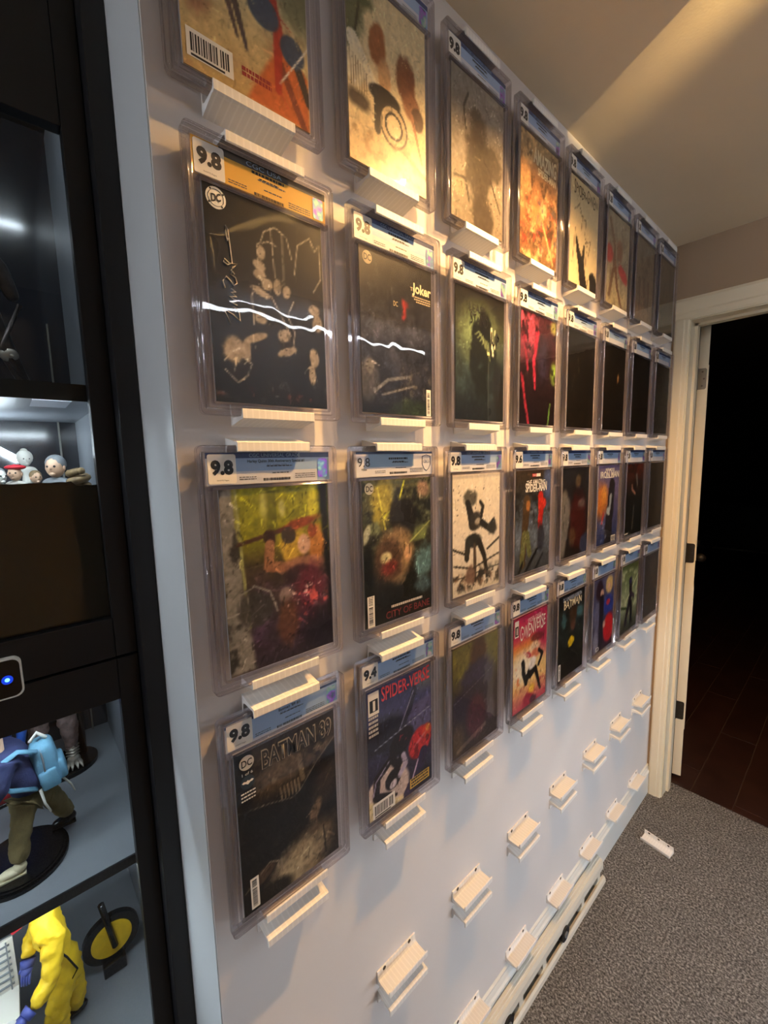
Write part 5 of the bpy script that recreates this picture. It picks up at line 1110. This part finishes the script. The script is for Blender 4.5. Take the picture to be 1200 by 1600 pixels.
CASES = {}
for r in range(4):
    for c in range(8):
        y0 = ROWY[r]+c*PITCH; z0 = ROWTOP[r]-SHH
        t = empty('comic_case', (SLABX, y0+SW/2, z0), 'clear case with '+DESC[(r, c)], 'comic', 'graded comics in clear cases')
        CASES[(r, c)] = t
        for nm, key in (('case_rim', 'rim'), ('front_pane', 'pane'), ('back_pane', 'back'), ('divider', 'divider'), ('inner_well', 'well')): link(nm, ME[key], t)
        kind = {(1, 0): 'yellow', (2, 1): 'cbcs'}.get((r, c), 'bluefull' if r == 3 else 'blue')
        lb = link('label', ME['label_'+kind], t)
        if kind == 'yellow': lb['label'] = 'yellow grade label'
        g = GRADE.get((r, c), '9.8')
        if kind != 'cbcs':
            link('grade_box', ME['grade_box'], lb)
            link('grade_number', text_mesh(g, 0.0295, 0.0200, 'ink', bold=0.055), lb, (0.0067, -LW/2+0.0215, LZ0+0.0225))
            if c < 3: link('grade_words', text_mesh('WHITE Pages', 0.016, 0.0022, 'ink'), lb, (0.0067, -LW/2+0.0215, LZ0+0.0058))
            link('hologram', ME['hologram'], lb)
        else:
            link('grade_number', text_mesh(g, 0.026, 0.0150, 'ink'), lb, (0.0062, -LW/2+0.020, LZ0+0.0245))
            link('grade_words', text_mesh('White', 0.012, 0.0035, 'ink', bold=0.02), lb, (0.0062, -LW/2+0.020, LZ0+0.0125))
            p = [(0.0064, y_+LW/2-0.016, z_+LZ0) for y_, z_ in ((-0.011, 0.033), (0, 0.036), (0.011, 0.033), (0.011, 0.018), (0.006, 0.010), (0, 0.006), (-0.006, 0.010), (-0.011, 0.018))]
            sh = MB().tube(p+[p[0]], 0.0006, 5).build('shield', 'blue_dark', lb)
            link('shield_letters', text_mesh('CBCS', 0.016, 0.0052, 'blue_dark'), lb, (0.0062, LW/2-0.016, LZ0+0.024))
        if c < 5:
            link('fine_print', ME['fine_print'], lb); link('barcode', ME['label_barcode'], lb)
        if kind in ('blue', 'bluefull') and c < 4:
            link('band_words', text_mesh('CGC UNIVERSAL GRADE', 0.078, 0.0048, 'cbcs'), lb, (0.0061, 0.004, LZ1-0.0038))
        if kind == 'yellow':
            link('band_words', text_mesh('CGC USA', 0.05, 0.0055, 'cbcs'), lb, (0.0061, 0.0, LZ1-0.0045))
        ttl = {(2, 0): ('Harley Quinn 30th Anniversary Special #1', 'D.C. Comics, 11/22'), (3, 0): ("Batman '89 #1", 'D.C. Comics, 10/21'), (1, 0): ('Catwoman #35', 'D.C. Comics, 11/21'), (2, 1): ('Batman #81', ''), (3, 1): ('Spider-Verse #1', 'Marvel Comics, 12/19'), (2, 2): ('Venom #28', 'Marvel Comics, 11/20'), (2, 3): ('Amazing Spider-Man #47', 'Marvel Comics')}.get((r, c))
        if (r, c) in ((2, 0), (3, 0)):
            link('label_title', text_mesh(ttl[0], 0.088 if r == 2 else 0.036, 0.0052, 'ink', bold=0.018), lb, (0.0062, 0.006, LZ1-0.0122))
            link('label_line', text_mesh('D.C. Comics, 11/22' if r == 2 else 'D.C. Comics', 0.030, 0.0026, 'ink'), lb, (0.0062, 0.006, LZ1-0.0172))
        else:
            words_m = ME.get('title_bar')
            if words_m is None:
                mm_ = MB(); words(mm_, -0.018, 0.028, LZ1-0.0135, 0.0034); words(mm_, -0.008, 0.020, LZ1-0.0180, 0.0018); ME['title_bar'] = words_m = mm_.mesh('title_print', 'ink')
            link('title_print', words_m, lb)
        # the comic itself
        nx, ny = res(c); p = Paint(nx, ny, r*10+c+1); ART[(r, c)](p); p.strokes({0: 420, 1: 380, 2: 220, 3: 160}.get(c, 60), 0.22 if (r, c) in ((0, 1), (0, 4), (2, 2), (0, 0)) else 0.65)
        cz = 0.0175; cyo = {(2, 0): 0.004, (2, 1): 0.003}.get((r, c), 0.0)
        bk = link('comic_book', cover_mesh(p), t, (0.0080, cyo, cz))
        def U(u): return -CW/2+u*CW
        def V(v): return CH-v*CH
        if (r, c) == (0, 0):
            link('barcode', barcode_mesh(0.055, 0.030), bk, (0.0003, U(0.19), V(0.90)))
            mm_ = MB(); [words(mm_, U(0.42), U(0.66), V(0.885)-k*0.006, 0.0046, 0.0004) for k in range(2)]; mm_.build('title_print', ink((150, 34, 28)), bk)
        if (r, c) == (0, 3):
            add_text(bk, 'AMAZING', U(0.62), V(0.145), 0.105, 0.032, ink((226, 214, 180)), bold=0.03, slant=-0.0, arc=0.25); add_text(bk, 'SPIDER-MAN', U(0.68), V(0.245), 0.085, 0.016, ink((226, 214, 180)), bold=0.03)
        if (r, c) == (0, 4): add_text(bk, 'SPIDER-GWEN', U(0.52), V(0.10), 0.140, 0.026, ink((62, 52, 40)), bold=0.0, jitter=0.35)
        if (r, c) == (1, 0):
            n = 24
            MB().add(disc(0.0125, 0.0004, n), [tuple(range(n))]).build('publisher_emblem', 'white', bk, (0, U(0.095), V(0.055)))
            MB().tube(disc(0.0095, 0.0005, 28)+[disc(0.0095, 0.0005, 28)[0]], 0.0007, 5, flat=0.3).build('emblem_ring', 'ink', bk, (0, U(0.095), V(0.055)))
            link('publisher_letters', text_mesh('DC', 0.012, 0.0095, 'ink', bold=0.03, slant=0.25), bk, (0.0006, U(0.095), V(0.055)))
            for a in (0.6, 2.2, 3.8, 5.4): MB().add(disc(0.0013, 0.0006, 8), [tuple(range(8))]).build('emblem_star', 'ink', bk, (0, U(0.095)+0.0110*math.cos(a), V(0.055)+0.0110*math.sin(a)))
            # handwritten signature running up the left side: loops of silver pen
            S = ink((196, 188, 176))
            sg = [(0.145, 0.62), (0.10, 0.555), (0.17, 0.575), (0.225, 0.60), (0.215, 0.545), (0.17, 0.535), (0.205, 0.525), (0.155, 0.515), (0.205, 0.505), (0.15, 0.490), (0.205, 0.485), (0.16, 0.470), (0.20, 0.462), (0.165, 0.452)]
            MB().tube([(0.0006, U(a), V(b)) for a, b in sg], 0.0010, 5).build('signature', S, bk)
            sg2 = [(0.12, 0.455), (0.105, 0.425), (0.135, 0.40), (0.165, 0.415), (0.19, 0.435), (0.215, 0.42), (0.205, 0.395), (0.17, 0.385), (0.185, 0.37), (0.20, 0.38), (0.175, 0.365), (0.19, 0.35), (0.225, 0.33), (0.165, 0.335), (0.13, 0.32), (0.12, 0.335), (0.15, 0.345), (0.185, 0.33), (0.175, 0.24), (0.168, 0.18), (0.155, 0.165), (0.150, 0.195), (0.16, 0.235), (0.172, 0.22)]
            MB().tube([(0.0006, U(a), V(b)) for a, b in sg2], 0.0010, 5).build('signature', S, bk)
        if (r, c) == (1, 1):
            emblem(bk, U(0.10), V(0.06), 0.010, ink((150, 138, 110)))
            add_text(bk, 'The', U(0.72), V(0.158), 0.016, 0.006, ink((222, 206, 170))); add_text(bk, 'Joker', U(0.845), V(0.155), 0.048, 0.022, ink((232, 216, 178)), bold=0.03)
            mm_ = MB(); [words(mm_, U(0.70+0.03*k), U(0.98), V(0.205)-k*0.004, 0.0022, 0.0004) for k in range(3)]; mm_.build('credits_print', ink((176, 160, 128)), bk)
            link('barcode', barcode_mesh(0.012, 0.048, 'z'), bk, (0.0003, U(0.94), V(0.905)))
            add_text(bk, 'DC', U(0.46), V(0.285), 0.010, 0.008, ink((200, 180, 130)))
        if (r, c) == (1, 2):
            for s_, u_, v_, w_, h_ in (('LEASE', 0.42, 0.135, 0.055, 0.016), ('STAND', 0.46, 0.215, 0.060, 0.020), ('UP', 0.80, 0.335, 0.030, 0.026)): add_text(bk, s_, U(u_), V(v_), w_, h_, ink((22, 20, 18)), jitter=0.3, bold=0.01, name='scrawl')
        if (r, c) == (2, 1):
            emblem(bk, U(0.09), V(0.055), 0.010, ink((190, 190, 170)))
            link('barcode', barcode_mesh(0.016, 0.056, 'z'), bk, (0.0003, U(0.075), V(0.888)))
            add_text(bk, '$4.99', U(0.075), V(0.79), 0.010, 0.004, 'ink')
            mm_ = MB(); words(mm_, U(0.36), U(0.84), V(0.905), 0.0045, 0.0004); mm_.build('credits_print', ink((206, 200, 190)), bk)
            add_text(bk, 'CITY OF BANE', U(0.62), V(0.95), 0.115, 0.0135, ink((122, 44, 46)), bold=0.01)
        if (r, c) == (2, 3):
            mm_ = MB(); quad(mm_, U(0.44), U(0.56), V(0.065), V(0.035), 0.0003, 0); quad(mm_, U(0.56), U(0.68), V(0.065), V(0.035), 0.0003, 1); mm_.build('publisher_emblem', [ink((190, 36, 36)), 'white'], bk)
            add_text(bk, 'MARVEL', U(0.50), V(0.05), 0.018, 0.006, 'white', name='publisher_letters')
            add_text(bk, 'THE AMAZING', U(0.55), V(0.115), 0.092, 0.013, 'white', bold=0.02, arc=-0.3); add_text(bk, 'SPIDER-MAN', U(0.56), V(0.175), 0.105, 0.020, 'white', bold=0.03, arc=0.3)
        if (r, c) == (2, 5):
            add_text(bk, 'INFAMOUS', U(0.52), V(0.055), 0.070, 0.010, 'white', bold=0.02); add_text(bk, 'IRON MAN', U(0.52), V(0.115), 0.150, 0.022, ink((226, 224, 214)), bold=0.03)
            mm_ = MB(); words(mm_, U(0.32), U(0.74), V(0.16), 0.0034, 0.0004); mm_.build('credits_print', 'white', bk); link('barcode', barcode_mesh(0.036, 0.020), bk, (0.0003, U(0.80), V(0.955)))
        if (r, c) == (2, 6): mm_ = MB(); words(mm_, U(0.02), U(0.2), V(0.98), 0.004, 0.0004); mm_.build('credits_print', 'white', bk)
        if (r, c) == (3, 0):
            emblem(bk, U(0.105), V(0.075), 0.011, ink((206, 204, 198)))
            add_text(bk, 'BATMAN 89', U(0.60), V(0.105), 0.1225, 0.0322, ink((176, 162, 132)), bold=0.045); add_text(bk, 'BATMAN 89', U(0.60)-0.0004, V(0.105)-0.0004, 0.1195, 0.0288, ink((38, 34, 30)), x=0.0009, bold=0.012, name='title_fill')
            add_text(bk, '1 of 6', U(0.105), V(0.138), 0.016, 0.0042, 'white', name='issue_number')
            n = 24; MB().add(disc(0.0105, 0.0003, n), [tuple(range(n))]).build('round_badge', ink((26, 44, 56)), bk, (0, U(0.105), V(0.192)))
            wing = [(-0.009, 0.0012), (-0.006, 0.003), (-0.003, 0.0018), (-0.0012, 0.002), (-0.0006, 0.0034), (0, 0.0024), (0.0006, 0.0034), (0.0012, 0.002), (0.003, 0.0018), (0.006, 0.003), (0.009, 0.0012), (0.0065, -0.0008), (0.004, -0.0006), (0.002, -0.002), (0, -0.0034), (-0.002, -0.002), (-0.004, -0.0006), (-0.0065, -0.0008)]
            MB().add([(0.0006, a, b) for a, b in wing], [tuple(range(len(wing)))]).build('wing_mark', 'white', bk, (0, U(0.105), V(0.192)))
            mm_ = MB(); [words(mm_, U(0.04), U(0.17), V(0.255)-k*0.0055, 0.0022, 0.0004) for k in range(3)]; mm_.build('credits_print', 'white', bk)
            link('barcode', barcode_mesh(0.013, 0.050, 'z'), bk, (0.0003, U(0.105), V(0.885)))
        if (r, c) == (3, 1):
            ib = MB(); quad(ib, U(0.02), U(0.17), V(0.20), V(0.03), 0.0003, 0); quad(ib, U(0.04), U(0.155), V(0.175), V(0.085), 0.0005, 1); ib.build('issue_box', ['white', 'ink'], bk)
            add_text(bk, '1', U(0.098), V(0.130), 0.0055, 0.019, 'white', x=0.0007, bold=0.0, name='issue_number')
            mm_ = MB(); [words(mm_, U(0.02), U(0.155), V(0.225)-k*0.0085, 0.0048, 0.0004) for k in range(5)]; mm_.build('credits_print', ink((206, 204, 200)), bk)
            add_text(bk, 'SPIDER-VERSE', U(0.585), V(0.085), 0.128, 0.026, ink((206, 62, 72)), bold=0.01, arc=0.2)
            yb = MB(); quad(yb, U(0.62), U(0.95), V(0.965), V(0.885), 0.0003, 0); [words(yb, U(0.64), U(0.93), V(0.905)-k*0.0064, 0.0042, 0.0005) for k in range(3)]
            for i_ in range(1, len(yb.mi)): yb.mi[i_] = 1
            yb.build('yellow_box', [ink((214, 172, 50)), 'ink'], bk)
            link('barcode', barcode_mesh(0.055, 0.030), bk, (0.0003, U(0.21), V(0.935)))
        if (r, c) == (3, 3):
            ib = MB(); quad(ib, U(0.03), U(0.14), V(0.20), V(0.03), 0.0003, 0); quad(ib, U(0.04), U(0.13), V(0.185), V(0.085), 0.0005, 1); ib.build('issue_box', ['white', 'ink'], bk)
            add_text(bk, '1', U(0.085), V(0.135), 0.0045, 0.018, 'white', x=0.0007, bold=0.0, name='issue_number')
            add_text(bk, 'SPIDER-GWEN', U(0.60), V(0.075), 0.070, 0.012, ink((236, 206, 214)), slant=0.04); add_text(bk, 'GWENVERSE', U(0.56), V(0.165), 0.128, 0.036, 'white', slant=0.10, jitter=0.2)
        if (r, c) == (3, 4):
            add_text(bk, 'DC UNIVERSE REBIRTH', U(0.50), V(0.055), 0.120, 0.012, ink((176, 190, 216)), bold=0.01, name='banner_words'); add_text(bk, 'BATMAN', U(0.52), V(0.125), 0.115, 0.024, ink((236, 226, 190)), jitter=0.25, bold=0.02)
            link('barcode', barcode_mesh(0.013, 0.050, 'z'), bk, (0.0003, U(0.07), V(0.90)))
        if (r, c) == (3, 5): add_text(bk, 'D', U(0.25), V(0.95), 0.024, 0.014, 'white', name='corner_print')

# ================================================================== BRACKET STRIPS
BW = 0.108
up = [(0, -0.011), (0.034, -0.0042), (0.038, -0.0046), (0.0410, -0.0030), (0.0410, 0.0080), (0.0400, 0.0092), (0.0385, 0.0092), (0.0378, 0.0080), (0.0372, 0.0022), (0.0350, 0.0), (0.0100, 0.0), (0.0060, 0.0012), (0.0038, 0.0046), (0.0032, 0.0090), (0.0030, 0.0175), (0, 0.0175)]
up_me = MB().prism(up, -BW/2, BW/2, 'y').mesh('strip', 'bracket')
dn_me = MB().prism([(x, -z) for x, z in up], -BW/2, BW/2, 'y').mesh('strip', 'bracket')
screw_m = MB(); screw_m.cyl((0.0030, 0, 0), 0.0042, 0.0006, 'x', 12).cyl((0.0036, 0, 0), 0.0022, 0.0006, 'x', 6)
screw_me = screw_m.mesh('screw', 'screw')
ORD = ['eighth', 'seventh', 'sixth', 'fifth', 'fourth', 'third', 'second', 'first']
def bracket(kind, y, z, label, screws=False, rz=0, x=0.0):
    o = link('bracket_strip', up_me if kind == 'up' else dn_me, None, (x, y, z))
    tag(o, label, 'bracket', 'white bracket strips on the wall')
    if screws:
        for dy in (-0.036, 0.036): link('screw', screw_me, o, (0, dy, 0.0130))
    return o
GAP = 0.0003
for c in range(8):
    for r in range(4):
        yc = ROWY[r]+c*PITCH+SW/2
        bracket('up', yc-0.002, ROWTOP[r]-SHH-GAP, 'white bracket strip under the '+DESC[(r, c)])
        bracket('dn', yc-0.002, ROWTOP[r]+GAP, 'white bracket strip gripping the top of the '+DESC[(r, c)])
    yc = -0.008+c*PITCH+SW/2-0.002
    zc4 = ROWTOP[3]-SHH
    bracket('dn', yc, zc4-0.0373, 'empty downturned strip below the '+DESC[(3, c)])
    bracket('up', yc, 0.5500, 'empty white strip with two screws, %s from the doorway in the empty row' % ORD[c], True)
    bracket('dn', yc, 0.5500-0.0373, 'empty downturned white strip, %s from the doorway in the empty row' % ORD[c])
    bracket('up', yc, 0.1680, 'white strip with two screws just above the baseboard, %s from the doorway' % ORD[c], True)
# loose strip lying on the carpet
lo = link('bracket_strip', MB().prism(up, -BW/2, BW/2, 'y').mesh('strip', 'bracket'), None, (0.172, 1.685, 0.0))
tag(lo, 'loose white bracket strip with three screw holes lying on the grey carpet', 'bracket')

# ================================================================== LOW CREAM RAIL ON WHEELS BY THE BASEBOARD
t = empty('base_rail', (0.0, 0.6, 0.0), 'long low cream rail with dark slots and black wheels along the baseboard', 'rail')
Y0, Y1 = -1.30, 1.345-0.6
Y0 = -0.60
cov = [(0.0150, 0.094), (0.0150, 0.098), (0.0230, 0.098), (0.0245, 0.095), (0.0300, 0.095), (0.0315, 0.092), (0.0370, 0.091), (0.0385, 0.088), (0.0420, 0.080), (0.0435, 0.060), (0.0400, 0.056), (0.0380, 0.058), (0.0370, 0.078), (0.0300, 0.086)]
MB().prism(cov, Y0, Y1, 'y').build('cover', 'rail', t)
MB().prism([(0.0150, 0.0), (0.0500, 0.0), (0.0520, 0.004), (0.0500, 0.018), (0.0450, 0.024), (0.0380, 0.022), (0.0340, 0.008), (0.0150, 0.006)], Y0, Y1+0.006, 'y').build('lower_rail', 'rail', t)
MB().box(0.0140, 0.0170, Y0, Y1-0.004, 0.006, 0.094).build('slot_back', 'black', t)
for k in range(9):
    yb = Y1-0.03-k*0.135
    if yb < Y0: break
    m = MB(); m.prism([(yb-0.026, 0.018), (yb-0.010, 0.030), (yb-0.012, 0.060), (yb+0.012, 0.060), (yb+0.010, 0.030), (yb+0.026, 0.018)], 0.020, 0.040, 'x'); m.build('spacer', 'rail', t)
for yw in (1.035-0.6, 0.70-0.6, 0.40-0.6):
    w = MB().cyl((0.036, yw, 0.045), 0.024, 0.012, 'x', 24).build('wheel', 'rubber', t)
    MB().cyl((0.048, yw, 0.045), 0.010, 0.003, 'x', 16).cyl((0.051, yw, 0.045), 0.004, 0.002, 'x', 10).build('hub', 'grey', w)
# the loose strip stands on its two lower edges, turned across the carpet
lo.rotation_euler = (0, math.radians(9.6), math.radians(-97))
lo.location = (0.1345, 1.678, 0.0110)
for dy in (-0.036, 0.0, 0.036): link('screw_hole', screw_me, lo, (0, dy, 0.0130))
